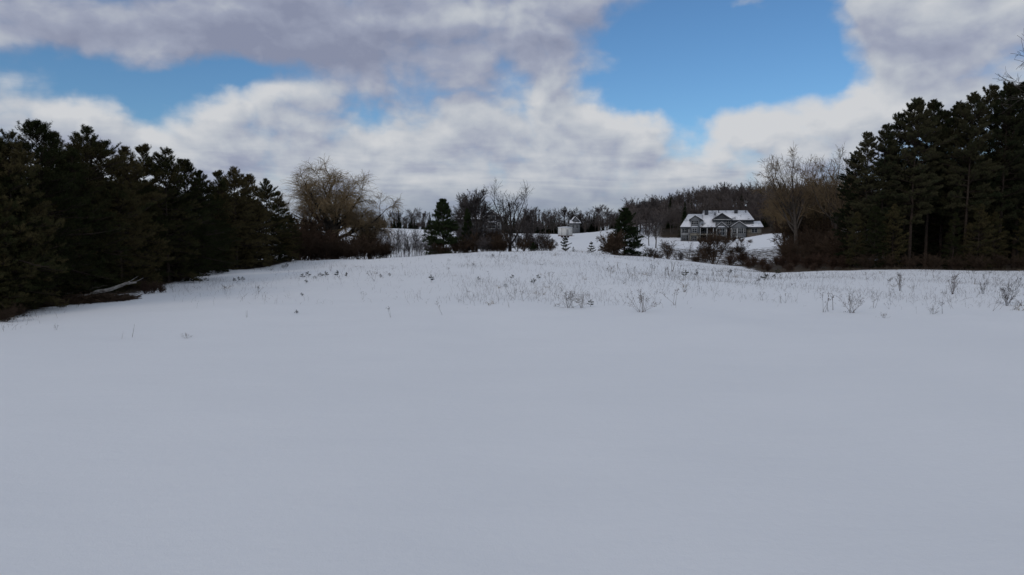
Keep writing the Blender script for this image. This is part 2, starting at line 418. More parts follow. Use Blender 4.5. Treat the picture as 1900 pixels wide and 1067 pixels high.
def ground(x, y):
    x = np.atleast_1d(np.asarray(x, float)); y = np.atleast_1d(np.asarray(y, float))
    o = np.zeros(x.shape); xs = x.ravel(); ys = y.ravel(); res = np.zeros(xs.shape)
    n = len(CT); p = CT[:, :2]/SC
    for i in range(0, len(xs), 20000):
        q = np.c_[xs[i:i+20000], ys[i:i+20000]]/SC
        r2 = ((q[:, None]-p[None])**2).sum(-1)
        res[i:i+20000] = tps_phi(r2) @ TPSW[:n] + TPSW[n] + q @ TPSW[n+1:]
    d = np.sqrt(xs**2 + (ys-150)**2)
    f_ = np.clip((d-550)/500, 0, 1); f_ = f_*f_*(3-2*f_)
    res = np.clip(res, -4, 22)*(1-f_) + 3*f_
    for kx, ky, ph, am in _waves: res += am*np.sin(kx*xs+ky*ys+ph)*np.clip(1.3-ys/260, 0, 1)*(1-f_)
    return res.reshape(x.shape)
def g1(x, y): return float(ground(x, y)[0])

def left_edge(y):      # world x of the left grove's edge at distance y
    return np.interp(y, [0, 25, 32, 37, 41, 48, 57, 76, 92, 104, 125], [-24, -24, -24.2, -25.6, -26.2, -26.2, -28.5, -33.5, -31, -32, -44])
def right_edge(x):     # world y of the right grove's edge
    return np.interp(x, [20, 36, 44, 80], [96, 88, 85.5, 85])

def axis(parts):
    a = [np.arange(lo, hi, st) for lo, hi, st in parts]; a.append([parts[-1][1]]); return np.concatenate(a)
gx = axis([(-3000, -600, 300), (-600, -180, 30), (-180, -70, 3), (-70, 70, .8), (70, 180, 3), (180, 600, 30), (600, 3000, 300)])
gy = axis([(-600, -60, 60), (-60, 0, 6), (0, 125, .7), (125, 260, 2.5), (260, 420, 5), (420, 900, 40), (900, 4500, 300)])
GX, GY = np.meshgrid(gx, gy); GZ = ground(GX, GY)
nx, ny = len(gx), len(gy)
idx = np.arange(nx*ny).reshape(ny, nx)
Fg = np.stack([idx[:-1, :-1], idx[:-1, 1:], idx[1:, 1:], idx[1:, :-1]], -1).reshape(-1, 4)
me = mesh_np('snow_ground', np.stack([GX, GY, GZ], -1).reshape(-1, 3), [Fg], M_snow)
xx, yy = GX.ravel(), GY.ravel()
def sst(x, a, b): t = np.clip((x-a)/(b-a), 0, 1); return t*t*(3-2*t)
lit = sst(left_edge(yy)-xx, -.6, 2.0)*sst(yy, 5, 20)*(1-sst(yy, 104, 112))*.92
lit = np.maximum(lit, sst(yy-right_edge(xx), -.4, 1.6)*sst(xx, 30, 38)*(1-sst(yy, 115, 130)))
lit = np.maximum(lit, sst(xx/np.maximum(yy, 1), .18, .24)*sst(yy, 225, 245)*(1-sst(yy, 420, 440)))
lit = np.maximum(lit, .52*sst(yy, 112, 116)*(1-sst(yy, 122, 136))*(1-sst(xx, 10, 14))*(xx > -60))
lit = np.maximum(lit, .85*sst(yy, 96, 108)*(1-sst(yy, 215, 240))*sst(xx/np.maximum(yy, 1), .385, .415))
lit = np.maximum(lit, .8*sst(yy, 103, 106)*(1-sst(yy, 113, 120))*(1-sst(xx, 5, 8))*(xx > -60))
lit = np.maximum(lit, .55*sst(yy, 100, 106)*(1-sst(yy, 160, 190))*sst(xx, 24, 38))
at = me.attributes.new('litter', 'FLOAT', 'POINT'); at.data.foreach_set('value', lit.astype(np.float32))
me.polygons.foreach_set('use_smooth', np.ones(len(me.polygons), bool))
go_ = bpy.data.objects.new('snow_ground', me); C.objects.link(go_); go_['kind'] = 'structure'

# ------------------------------------------------------------------ object helpers
def tag(o, label=None, cat=None, group=None, kind=None):
    if label: o['label'] = label
    if cat: o['category'] = cat
    if group: o['group'] = group
    if kind: o['kind'] = kind
    return o
def empty(name, loc, rz=0., sc=(1, 1, 1)):
    o = bpy.data.objects.new(name, None); C.objects.link(o)
    o.location = loc; o.rotation_euler = (0, 0, rz); o.scale = sc; o.empty_display_size = .3
    return o
def part(name, me_, parent, kind=None):
    o = bpy.data.objects.new(name, me_); C.objects.link(o); o.parent = parent
    if kind: o['kind'] = kind
    return o

class Kind:
    """one modelled plant: named part meshes and its built height"""
    def __init__(s, name, parts, cat): s.name = name; s.parts = parts; s.cat = cat; s.h = max(top(m_) for _, m_ in parts) if cat in ('pine tree', 'conifer', 'seedling', 'young pine') else max(top(m_, 99.4) for _, m_ in parts)
def top(m_, q=100):
    a = np.zeros(len(m_.vertices)*3, np.float32); m_.vertices.foreach_get('co', a); return float(np.percentile(a[2::3], q))

def spawn(k, x, y, height=None, label=None, group=None, rz=None, wide=1.0, sink=.05, tilt=0.):
    sc = (height/k.h) if height else 1.0
    if rz is None: rz = rnd.uniform(0, 2*pi)
    z = g1(x, y)-sink
    if len(k.parts) == 1:
        o = bpy.data.objects.new(k.name, k.parts[0][1]); C.objects.link(o)
        o.location = (x, y, z); o.scale = (sc*wide, sc*wide, sc)
    else:
        o = empty(k.name, (x, y, z), 0, (sc*wide, sc*wide, sc))
        for n_, m_ in k.parts: part(n_, m_, o, 'stuff' if n_ == 'snow_cover' else None)
    o.rotation_euler = (tilt*rnd.uniform(-1, 1), tilt*rnd.uniform(-1, 1), rz)
    return tag(o, label, k.cat, group)

def at_px(k, px, top_py, Y, label, group=None, **kw):
    """stand a plant at distance Y so that it shows at that column of the view with its top at that row"""
    u, v = px_uv(px, top_py); x = u*Y
    h_ = CAMH + v*Y - g1(x, Y) + .05
    return spawn(k, x, Y, h_, label, group, **kw)

# ------------------------------------------------------------------ plant models
def make_pine(seed, H, prof, base=.06, whorl=.5, nb=6, droop=0., mat_n=M_needle, tuft_n=15, bl=8, trunk_r=.16, nl=.17, nw=.022, up=.35, dead=0, name='pine'):
    """prof(t) -> branch length at relative height t"""
    rng = np.random.RandomState(seed)
    b = MB()
    zs = np.linspace(0, H, 9)
    tr = np.stack([rng.normal(0, .05, 9).cumsum()*.6, rng.normal(0, .05, 9).cumsum()*.6, zs], 1); tr[0, :2] = 0
    b.tubes(tr[None], (trunk_r*(1-.93*zs/H))[None], 8)
    def axis_at(z): return np.stack([np.interp(z, zs, tr[:, 0]), np.interp(z, zs, tr[:, 1]), z], -1)
    hz_ = []; z = base*H
    while z < H*.985:
        hz_ += [z + rng.normal(0, .09)]*max(3, int(rng.poisson(nb))); z += whorl*rng.uniform(.75, 1.25)*(1 if z < .7*H else .62)
    hz_ = np.clip(np.array(hz_), .02*H, .99*H); N = len(hz_)
    t = hz_/H
    L = np.array([prof(a) for a in t])*rng.uniform(.6, 1.2, N)
    L *= 1 + .5*(rng.rand(N) < .06)
    azi = rng.uniform(0, 2*pi, N)
    elv = np.radians(np.interp(t, [0, .25, .6, .9, 1], [-12-droop, 2-droop, 16, 42, 66])) + rng.normal(0, .14, N)
    d = np.stack([np.cos(azi)*np.cos(elv), np.sin(azi)*np.cos(elv), np.sin(elv)], 1)
    K = 6; P = np.zeros((N, K, 3)); P[:, 0] = axis_at(hz_)
    for k in range(1, K):
        d = nrm(d + rng.normal(0, .07, (N, 3)) + np.array([0, 0, .055 if k > 2 else -.03]))
        P[:, k] = P[:, k-1] + d*(L/(K-1))[:, None]
    R = (.012 + .014*L)[:, None]*np.linspace(1, .3, K)[None]
    b.tubes(P, R, 3)
    if dead:
        M = dead; dz = rng.uniform(.08*H, base*H, M); da = rng.uniform(0, 2*pi, M); dl = rng.uniform(.5, 1.8, M)
        dd = np.stack([np.cos(da), np.sin(da), rng.uniform(-.35, .2, M)], 1)
        Pd = axis_at(dz)[:, None] + dd[:, None]*np.linspace(0, 1, 4)[None, :, None]*dl[:, None, None]
        Pd[:, :, 2] -= (np.linspace(0, 1, 4)**2*.25)[None]*dl[:, None]
        b.tubes(Pd, np.tile(np.linspace(.022, .008, 4), (M, 1)), 3)
    # branchlets
    cnt = np.maximum(3, (bl*np.clip(L/1.8, .35, 1.4)).astype(int))
    par = np.repeat(np.arange(N), cnt); M = len(par)
    tt = rng.uniform(.18, 1.0, M)**.8
    fk = tt*(K-1); k0 = np.minimum(fk.astype(int), K-2); fr = (fk-k0)[:, None]
    S = P[par, k0]*(1-fr)+P[par, k0+1]*fr; T = nrm(P[par, k0+1]-P[par, k0])
    sd_ = nrm(np.cross(T, np.array([0, 0, 1.])))*rng.choice([-1, 1], M)[:, None]
    bd = nrm(T*rng.uniform(.5, 1, M)[:, None] + sd_*rng.uniform(.2, 1, M)[:, None] + np.array([0, 0, 1.])*rng.uniform(-.1, up*1.6, M)[:, None])
    bL = (.22 + .30*L[par]*(1.1-tt))*rng.uniform(.6, 1.25, M)
    Kb = 3; Pb = S[:, None] + bd[:, None]*np.linspace(0, 1, Kb)[None, :, None]*bL[:, None, None]
    Pb[:, 2, 2] += .12*bL
    b.tubes(Pb, np.tile(np.array([.010, .008, .004]), (M, 1)), 3)
    # tufts along branchlets, at branch ends and up the leader
    q = rng.uniform(.35, 1.0, (M, 3)); q[:, 0] = 1
    tp = (S[:, None] + bd[:, None]*(q*bL[:, None])[:, :, None]).reshape(-1, 3)
    td = nrm(np.repeat(bd, 3, 0) + np.array([0, 0, 1.])*(up + .9*np.clip(S[:, 2:3]/H-.6, 0, 1)).repeat(3, 0) + rng.normal(0, .28, (M*3, 3)))
    ep = P[:, -1]; ed = nrm(P[:, -1]-P[:, -2] + np.array([0, 0, up]))
    lz = np.linspace(H*.93, H, 9); lp = axis_at(lz); ld = nrm(np.tile([0, 0, 1.], (9, 1)) + rng.normal(0, .35, (9, 3)))
    pos = np.concatenate([tp, ep, lp]); dr = np.concatenate([td, ed, ld])
    V, Ft = needles(rng, pos, dr, tuft_n, .24, nl, nw)
    return [('trunk', b.mesh(name+'_trunk', M_bark)), ('crown', mesh_np(name+'_crown', V, [Ft], mat_n))]

def prof_left(t): return float(np.interp(t, [0, .1, .3, .55, .75, .9, 1], [2.0, 2.6, 2.9, 2.5, 1.75, .9, .22]))
def prof_slim(t): return float(np.interp(t, [0, .15, .4, .7, .9, 1], [1.7, 2.1, 2.0, 1.4, .7, .2]))
def prof_tall(t): return float(np.interp(t, [0, .3, .45, .6, .75, .88, 1], [.4, 1.7, 3.1, 3.3, 2.6, 1.5, .3]))
def prof_tall2(t): return float(np.interp(t, [0, .15, .35, .6, .8, .93, 1], [1.2, 2.4, 3.2, 3.0, 2.1, 1.0, .22]))
def prof_cone(t): return float(np.interp(t, [0, .08, .3, .6, .85, 1], [2.4, 2.8, 2.4, 1.5, .75, .12]))

PINE = [Kind('pine_tree', make_pine(11, 12, prof_left, whorl=.42, nb=7, bl=12, nl=.15, nw=.026, tuft_n=16, name='pine'), 'pine tree'),
        Kind('pine_tree', make_pine(12, 12, prof_slim, whorl=.42, nb=7, bl=12, nl=.15, nw=.026, tuft_n=16, name='pine'), 'pine tree'),
        Kind('pine_tree', make_pine(13, 12, prof_left, whorl=.5, nb=8, up=.5, bl=13, nl=.15, nw=.026, tuft_n=16, name='pine'), 'pine tree'),
        Kind('pine_tree', make_pine(14, 12, prof_left, whorl=.38, nb=6, bl=13, nl=.15, nw=.026, tuft_n=16, name='pine'), 'pine tree')]
TALL = [Kind('tall_pine', make_pine(21, 21, prof_tall, base=.3, whorl=.62, nb=6, bl=19, mat_n=M_needle_dark, trunk_r=.24, nl=.2, nw=.036, up=.45, dead=26, tuft_n=15, name='tall_pine'), 'pine tree'),
        Kind('tall_pine', make_pine(22, 21, prof_tall, base=.36, whorl=.66, nb=6, bl=19, mat_n=M_needle_dark, trunk_r=.24, nl=.2, nw=.036, up=.45, dead=26, tuft_n=15, name='tall_pine'), 'pine tree'),
        Kind('tall_pine', make_pine(23, 21, prof_tall2, base=.12, whorl=.6, nb=6, bl=14, mat_n=M_needle_dark, trunk_r=.22, nl=.2, nw=.036, up=.4, tuft_n=15, name='tall_pine'), 'pine tree')]
CONE = [Kind('conifer_tree', make_pine(31, 8.5, prof_cone, base=.03, whorl=.27, nb=9, droop=0, mat_n=M_spruce, nl=.16, nw=.035, up=.4, bl=14, tuft_n=14, name='conifer'), 'conifer'),
        Kind('conifer_tree', make_pine(32, 8.5, prof_cone, base=.03, whorl=.29, nb=9, droop=2, mat_n=M_spruce, nl=.16, nw=.035, up=.4, bl=14, tuft_n=14, name='conifer'), 'conifer')]

def trunk_twigs(parts, nm, split, mt, mw, names=('trunk', 'crown')):
    return [(names[0], skel_mesh(nm+'_'+names[0], parts[:split], mt)), (names[1], skel_mesh(nm+'_'+names[1], parts[split:], mw))]

def willow(seed):
    rng = np.random.RandomState(seed)
    tk = grow(rng, (0, 0, 0), (.02, 0, 1), 5.6, .6, [dict(K=6, wander=.03, taper=.75, sides=10)])
    n = 13; az_ = np.arange(n)*2*pi/n*1.618*3 + rng.uniform(-.3, .3, n); ev = np.linspace(.12, 1.12, n)
    Sx = tk[0][0][0, rng.choice([3, 4, 5], n)]
    Dx = np.stack([np.cos(az_)*np.sin(ev), np.sin(az_)*np.sin(ev), np.cos(ev)], 1)
    pr = tk + grow(rng, Sx, Dx, np.interp(ev, [0, .6, 1.12], [6.2, 6.9, 6.2])*rng.uniform(.9, 1.1, n), rng.uniform(.2, .3, n), [
        dict(K=8, wander=.10, trop=.04, taper=.3, sides=7, n=9, t0=.22, ang=40, asd=13, lr=.42, rr=.6, fall=.1, lift=.12),
        dict(K=6, wander=.16, trop=.01, taper=.3, sides=4, n=9, t0=.15, ang=44, asd=15, lr=.6, rr=.6, lift=.06),
        dict(K=6, wander=.15, trop=-.05, taper=.4, sides=3, n=9, t0=.15, ang=42, asd=18, lr=1.15, rr=.62, rmin=.018, tip=True),
        dict(K=7, wander=.10, trop=-.24, late=True, taper=.5, sides=3, rmin=.012)])
    return trunk_twigs(pr, 'willow', 3, M_willowbark, M_willowtwig)
WILLOW = Kind('willow_tree', willow(5), 'willow tree')

def bare(seed, H, r, nl=6, ang=38, spread=1., mt=M_darkbark, mw=M_greybark, droop=0., tw=.012, name='bare', trunk=.35, n2=7, n3=6, n4=5, wander=.12):
    rng = np.random.RandomState(seed)
    pr = grow(rng, (0, 0, 0), (rng.normal(0, .04), rng.normal(0, .04), 1), H*.62, r, [
        dict(K=8, wander=.045, taper=.3, sides=8, n=nl, fixed=True, t0=trunk, ang=ang, asd=9, lr=.78*spread, rr=.6, fall=.85, lift=.1, tip=True),
        dict(K=7, wander=wander, trop=.06, taper=.3, sides=5, n=n2, t0=.15, ang=38, asd=12, lr=.5, rr=.6, lift=.12),
        dict(K=5, wander=wander, trop=.03, taper=.35, sides=3, n=n3, t0=.2, ang=38, asd=14, lr=.55, rr=.6, lift=.08, rmin=tw*1.2),
        dict(K=4, wander=.14, trop=-droop, taper=.4, sides=3, n=n4, t0=.15, ang=36, asd=14, lr=.6, rr=.7, rmin=tw),
        dict(K=4, wander=.16, trop=-droop*2, taper=.5, sides=3, rmin=tw*.8)])
    return trunk_twigs(pr, name, 2, mt, mw)
BARE_MAPLE = Kind('bare_tree', bare(41, 12, .34, 10, 33, 1.35, M_darkbark, M_darkbark, trunk=.10, n2=8, n3=6, n4=4, tw=.016), 'bare tree')
BARE_TWIGGY = Kind('bare_tree', bare(42, 10, .13, 14, 26, .95, M_greybark, M_greybrush, tw=.017, n2=9, n3=7, trunk=.15), 'bare tree')
BARE_TALL = Kind('bare_tree', bare(47, 18, .36, 16, 36, .95, M_greybark, M_goldtwig2, tw=.013, trunk=.25, n2=8, n3=6, droop=.03), 'bare tree')
BARE_GOLD = Kind('bare_tree', bare(44, 16, .28, 16, 40, 1.0, M_greybark, M_goldtwig, droop=.07, tw=.018, trunk=.14, n2=9, n3=7), 'bare tree')
BARE_BIG = Kind('bare_tree', bare(45, 26, .40, 16, 45, 1.0, M_greybark, M_greybark, tw=.016, trunk=.3, n2=9, n3=7), 'bare tree')
BARE_FAR = [Kind('bare_tree', bare(46+i, 13, .22, 11, 40, 1.1, M_greybark, M_greybrush, tw=.034, n2=7, n3=5, n4=4, trunk=.25), 'bare tree') for i in range(3)]

def shrub(seed, H, stems, lean, mw, name='shrub', r=.022, n1=7, n2=6, n3=4, tw=.010, trop=.05, w=.1):
    rng = np.random.RandomState(seed)
    a = rng.uniform(0, 2*pi, stems); e = np.abs(rng.normal(0, lean, stems))
    S = np.stack([np.cos(a)*rng.uniform(0, .06*H, stems), np.sin(a)*rng.uniform(0, .06*H, stems), np.zeros(stems)], 1)
    Dd = np.stack([np.cos(a)*np.sin(e), np.sin(a)*np.sin(e), np.cos(e)], 1)
    pr = grow(rng, S, Dd, H*.75*rng.uniform(.7, 1.15, stems), np.full(stems, r), [
        dict(K=6, wander=w, trop=trop, taper=.35, sides=4, n=n1, t0=.12, ang=34, asd=12, lr=.5, rr=.6, lift=.1),
        dict(K=5, wander=w*1.3, trop=trop*.6, taper=.4, sides=3, n=n2, t0=.15, ang=36, asd=14, lr=.55, rr=.65, rmin=tw),
        dict(K=4, wander=.15, taper=.5, sides=3, n=n3, t0=.15, ang=36, asd=14, lr=.6, rr=.8, rmin=tw*.9),
        dict(K=3, wander=.15, taper=.6, sides=3, rmin=tw*.8)])
    return [('stems', skel_mesh(name+'_stems', pr[:1], mw)), ('twigs', skel_mesh(name+'_twigs', pr[1:], mw))]
SH_BROWN = [Kind('bare_shrub', shrub(51+i, 3.2, 16, .42, M_brownbrush, tw=.013), 'shrub') for i in range(2)]
SH_RED = [Kind('bare_shrub', shrub(54+i, 2.6, 18, .5, M_redbrush, tw=.013), 'shrub') for i in range(2)]
SH_GREY = [Kind('bare_shrub', shrub(57, 3.4, 12, .3, M_greybrush, tw=.013, n1=6), 'shrub')]
SH_ROUND = Kind('bare_shrub', shrub(58, 3.0, 40, .6, M_greybrush if False else M_brownbrush, n1=8, n2=6, tw=.014), 'shrub')
SH_VASE = Kind('bare_shrub', shrub(59, 3.6, 9, .28, M_brownbrush, r=.05, n1=9, n2=7, tw=.013), 'shrub')
SAPLING = [Kind('bare_sapling', [('stems', m_) if n_ == 'stems' else ('twigs', m_) for n_, m_ in shrub(61+i, 4.0, 3, .10, M_greybrush, r=.03, n1=8, n2=3, n3=2, tw=.012)], 'sapling') for i in range(2)]

# ------------------------------------------------------------------ buildings
class House:
    """modelled from zero at its front left foot; a,b in drawing units -> metres"""
    def __init__(s, name, loc, unit, x_mid, z_base, rz=0.):
        s.root = empty(name, loc, rz); s.u = unit; s.xm = x_mid; s.zb = z_base
    def X(s, a): return (a-s.xm)*s.u
    def Z(s, b): return (s.zb-b)*s.u
    def box(s, name, m_, a0, a1, b1, b0, y0, y1, parent=None):
        bb = MB().box(s.X(a0), s.X(a1), y0, y1, s.Z(b0), s.Z(b1)); return part(name, bb.mesh(name, m_), parent or s.root)
    def window(s, a0, a1, b0, b1, y, bars=1, rows=0, fr=.1, parent=None, name='window'):
        x0, x1, z1, z0 = s.X(a0), s.X(a1), s.Z(b0), s.Z(b1); bb = MB()
        bb.box(x0-fr, x0, y-.09, y+.1, z0-fr, z1+fr).box(x1, x1+fr, y-.09, y+.1, z0-fr, z1+fr)
        bb.box(x0, x1, y-.09, y+.1, z1, z1+fr).box(x0, x1, y-.09, y+.1, z0-fr, z0)
        for i in range(1, bars+1):
            c_ = x0+(x1-x0)*i/(bars+1); bb.box(c_-.035, c_+.035, y-.06, y+.1, z0, z1)
        for i in range(1, rows+1):
            c_ = z0+(z1-z0)*i/(rows+1); bb.box(x0, x1, y-.05, y+.09, c_-.03, c_+.03)
        f_ = part(name, bb.mesh(name, M_trim), parent or s.root)
        part('pane', MB().box(x0, x1, y-.02, y+.06, z0, z1).mesh('pane', M_glass), f_)
        return f_
    def roof(s, polys, name='roof', parent=None, th=.22, snow=.16, mat_r=None):
        bb = MB(); caps = []
        for q in polys:
            bb.slab(q, -th, 0.); qc = np.array(q, float); c_ = qc.mean(0)
            caps.append(MB().slab(c_ + (qc-c_)*.985, .004, snow))
        r_ = part(name, bb.mesh(name, mat_r or M_shingle), parent or s.root)
        if snow > 0:
            for k_ in caps: part('snow_cover', k_.mesh('snow_cover', M_roofsnow), r_)
        return r_
    def gable(s, apex, left, right, y0, y1, m_, wall_y, parent=None, name='gable_roof', snow=.13, over=.25):
        """front gable: two roof slopes running back from y0 to y1 and the triangular wall"""
        ax, az_ = s.X(apex[0]), s.Z(apex[1]); lx, lz = s.X(left[0]), s.Z(left[1]); rx, rz_ = s.X(right[0]), s.Z(right[1])
        r_ = s.roof([[(lx, y0, lz), (ax, y0, az_), (ax, y1, az_), (lx, y1, lz)], [(ax, y0, az_), (rx, y0, rz_), (rx, y1, rz_), (ax, y1, az_)]], name, parent, .2, snow)
        part('gable_wall', MB().prism([(lx+over, lz-.2), (rx-over, rz_-.2), (ax, az_-.22)], wall_y, wall_y+.25).mesh('gable_wall', m_), parent or s.root)
        return r_

# --- the large snow-roofed house
Yh = 212.0; uu = Yh*math.hypot(1, 0)/F/10.556
px0, _ = px_uv(1250+920/10.556, 447)
hx = px0*Yh; hz0 = CAMH + px_uv(1337, 370+822/10.556)[1]*Yh
H1 = House('large_house', (hx, Yh, hz0), uu/1.046, 920, 820, -math.atan2(hx, Yh))
tag(H1.root, 'large grey country house with snow covered hipped roofs and front gables', 'house')
X, Z = H1.X, H1.Z
H1.box('foundation', M_base, 115, 1700, 815, 960, 1.6, 13)
H1.box('wall', M_siding, 118, 500, 525, 816, 1.6, 9.5)                   # left wing
H1.box('wall', M_siding, 500.2, 1050, 385, 816, 4.0, 12.6)                 # recessed middle
H1.box('wall', M_siding, 1050.2, 1555, 385, 816, 2.8, 12.6)
H1.box('wall', M_siding, 750, 1129, 372, 530, 2.5, 3.9)                  # upper storey under the big gable
H1.box('wall', M_stone, 1425, 1700, 535, 660, 1.2, 11)                   # right wing
H1.box('plinth', M_base, 1420, 1705, 660.5, 830, 1.0, 11)
H1.roof([[(X(105), .9, Z(530)), (X(540), .9, Z(530)), (X(540), 5.6, Z(262)), (X(250), 5.6, Z(262))],
         [(X(105), 10.2, Z(530)), (X(105), .9, Z(530)), (X(250), 5.6, Z(262))],
         [(X(540), 10.2, Z(530)), (X(105), 10.2, Z(530)), (X(250), 5.6, Z(262)), (X(540), 5.6, Z(262))]], 'wing_roof')
mr = H1.roof([[(X(470), .8, Z(533)), (X(812), .8, Z(533)), (X(812), 7.6, Z(190)), (X(545), 7.6, Z(190))],
         [(X(470), 14, Z(533)), (X(470), .8, Z(533)), (X(545), 7.6, Z(190))],
         [(X(812.5), 1.9, Z(388)), (X(1565), 1.9, Z(388)), (X(1430), 7.6, Z(190)), (X(812.5), 7.6, Z(190))],
         [(X(1565), 1.9, Z(388)), (X(1565), 13.2, Z(388)), (X(1430), 7.6, Z(190))],
         [(X(1565), 13.2, Z(388)), (X(470), 13.2, Z(388)), (X(545), 7.6, Z(190)), (X(1430), 7.6, Z(190))]], 'main_roof')
for a0, a1, b0, b1 in ((580, 655, 178, 262), (1175, 1245, 172, 252)):
    part('chimney', MB().box(X(a0), X(a1), 5.7, 6.9, Z(b1+30), Z(b0)).box(X(a0)-.08, X(a1)+.08, 5.62, 6.98, Z(b0), Z(b0)+.12).mesh('chimney', M_shingle), mr)
for a in (865, 1405):
    part('roof_vent', MB().box(X(a)-.14, X(a)+.14, 6.2, 6.5, Z(250), Z(180)).mesh('roof_vent', M_shingle), mr)
H1.gable((935, 240), (738, 372), (1136, 372), 1.5, 6.5, M_shingle, 1.75)
H1.box('fascia', M_trim, 745, 1132, 366, 382, 1.6, 2.4)
H1.box('fascia', M_shingle, 1137, 1560, 392, 402, 1.95, 2.7)
# tower bay with its dormer gable
H1.box('bay_wall', M_siding, 320, 492, 375, 655, .2, 3.6)
H1.box('bay_wall', M_siding, 335, 480, 655.5, 816, .5, 3.6)
H1.gable((405, 288), (280, 382), (555, 382), -.15, 5.0, M_siding, .0)
H1.window(335, 470, 405, 472, .2, 2, 1)
H1.box('snow_ledge', M_snowcap, 335, 462, 513, 528, -.25, .19)
H1.window(360, 440, 562, 640, .2, 1, 1)
H1.box('belt_course', M_stone, 312, 500, 660, 705, .05, .48)
H1.window(355, 432, 722, 800, .5, 1, 1)
for a in (305, 455, 500):
    H1.box('porch_column', M_stone, a, a+22, 706, 816, -.1, .35)
H1.window(150, 262, 560, 648, 1.6, 2, 0)
H1.window(150, 272, 700, 812, 1.6, 3, 0)
H1.box('belt_course', M_trim, 118, 318, 662, 684, 1.4, 1.59)
for a in (118, 280): H1.box('corner_board', M_trim, a, a+16, 535, 660, 1.48, 1.6)
# veranda between the bays
H1.box('veranda_back', M_porchshade, 505, 818, 540, 815, 3.6, 3.95)  # back wall coloured with the painted shade tone
H1.box('veranda_floor', M_stone, 502, 818, 668, 692, .9, 3.55)
rl = MB()
for a in np.linspace(510, 810, 26): rl.box(X(a)-.03, X(a)+.03, 1.0, 1.06, Z(668), Z(630))
rl.box(X(505), X(815), .97, 1.09, Z(630), Z(625)); part('railing', rl.mesh('railing', M_shingle), H1.root)
for a in (505, 640, 765): H1.box('porch_column', M_trim, a, a+16, 545, 815, .75, .9)
H1.window(560, 640, 560, 660, 3.6, 1); H1.window(665, 745, 560, 660, 3.6, 1); H1.window(560, 740, 715, 810, 3.6, 3)
# middle bay
H1.box('bay_wall', M_siding, 822, 1042, 528, 816, .4, 4.0)
H1.gable((930, 428), (796, 540), (1072, 540), .0, 4.0, M_siding, .18)
H1.box('snow_ledge', M_snowcap, 862, 992, 512, 528, -.12, .17)
H1.window(850, 990, 560, 690, .4, 2, 1)
H1.window(850, 990, 715, 800, .4, 2, 0)
for a in (825, 1020): H1.box('corner_board', M_trim, a, a+18, 545, 815, .28, .4)
H1.window(1024, 1104, 407, 474, 2.5, 1, 1)
H1.box('recess_shade_panel', M_porchshade, 1050, 1120, 540, 815, 2.5, 2.78)  # dark panel painting the shade between the bays
# right bay with tall windows
H1.box('bay_wall', M_siding, 1125, 1405, 520, 816, .2, 3.0)
H1.gable((1270, 408), (1102, 530), (1450, 535), -.2, 3.4, M_siding, .0)
H1.window(1155, 1220, 570, 660, .2, 1, 1); H1.window(1255, 1350, 500, 660, .2, 2, 2); H1.window(1368, 1398, 570, 660, .2, 0, 1)
H1.window(1155, 1220, 720, 800, .2, 1); H1.window(1255, 1350, 720, 800, .2, 2)
for a in (1112, 1228): H1.box('corner_board', M_trim, a, a+20, 545, 815, .08, .2)
H1.roof([[(X(1345), .2, Z(530)), (X(1738), .2, Z(530)), (X(1690), 6, Z(412)), (X(1345), 6, Z(430))],
         [(X(1738), .2, Z(530)), (X(1738), 11.5, Z(530)), (X(1690), 6, Z(412))],
         [(X(1738), 11.5, Z(530)), (X(1345), 11.5, Z(530)), (X(1345), 6, Z(430)), (X(1690), 6, Z(412))]], 'wing_roof')
H1.window(1520, 1620, 560, 640, 1.2, 1, 0)
H1.window(1300, 1385, 408, 440, 2.8, 1, 0)

# --- the grey gabled house behind the bare trees
Y2 = 160.0; u2 = Y2/F; p2 = px_uv(912, 434)
H2 = House('gabled_house', (p2[0]*Y2, Y2, CAMH+p2[1]*Y2), u2, 912, 434)
tag(H2.root, 'grey gabled house half hidden behind the large bare tree', 'house')
H2.box('wall', M_darksiding, 896, 930, 402, 446, 0, 8)
H2.box('wall', M_darksiding, 846, 895.9, 406, 446, .8, 8)
H2.gable((912, 389), (892, 404.5), (934, 404.5), -.4, 8.2, M_darksiding, 0., snow=.06)
X2, Z2 = H2.X, H2.Z
H2.roof([[(X2(842), .3, Z2(407)), (X2(894), .3, Z2(407)), (X2(894), 4.4, Z2(387)), (X2(852), 4.4, Z2(387))],
         [(X2(842), 8.5, Z2(407)), (X2(842), .3, Z2(407)), (X2(852), 4.4, Z2(387))],
         [(X2(894), 8.5, Z2(407)), (X2(842), 8.5, Z2(407)), (X2(852), 4.4, Z2(387)), (X2(894), 4.4, Z2(387))]], snow=.05)
for q in (((892, 404.5), (912, 389)), ((912, 389), (934, 404.5))):
    (a0, b0), (a1, b1) = q
    part('rake_board', MB().prism([(H2.X(a0), H2.Z(b0)-.42), (H2.X(a1), H2.Z(b1)-.42), (H2.X(a1), H2.Z(b1)-.22), (H2.X(a0), H2.Z(b0)-.22)], -.36, -.28).mesh('rake_board', M_trim), H2.root)
H2.window(923.5, 927.5, 414, 424, 0, 0, 1); H2.window(899, 903, 414, 424, 0, 0, 1)
H2.window(906, 919, 401.5, 408.5, 0, 1, 1); H2.window(906, 919, 414, 424, 0, 1, 1); H2.window(860, 872, 413, 423, .8, 1, 1); H2.window(878, 888, 413, 423, .8, 1, 1)
H2.box('snow_ledge', M_snowcap, 904, 921, 411, 412.3, -.3, -.02)
for a in (896, 928.5): H2.box('corner_board', M_siding, a, a+1.5, 406, 436, -.1, -.01)

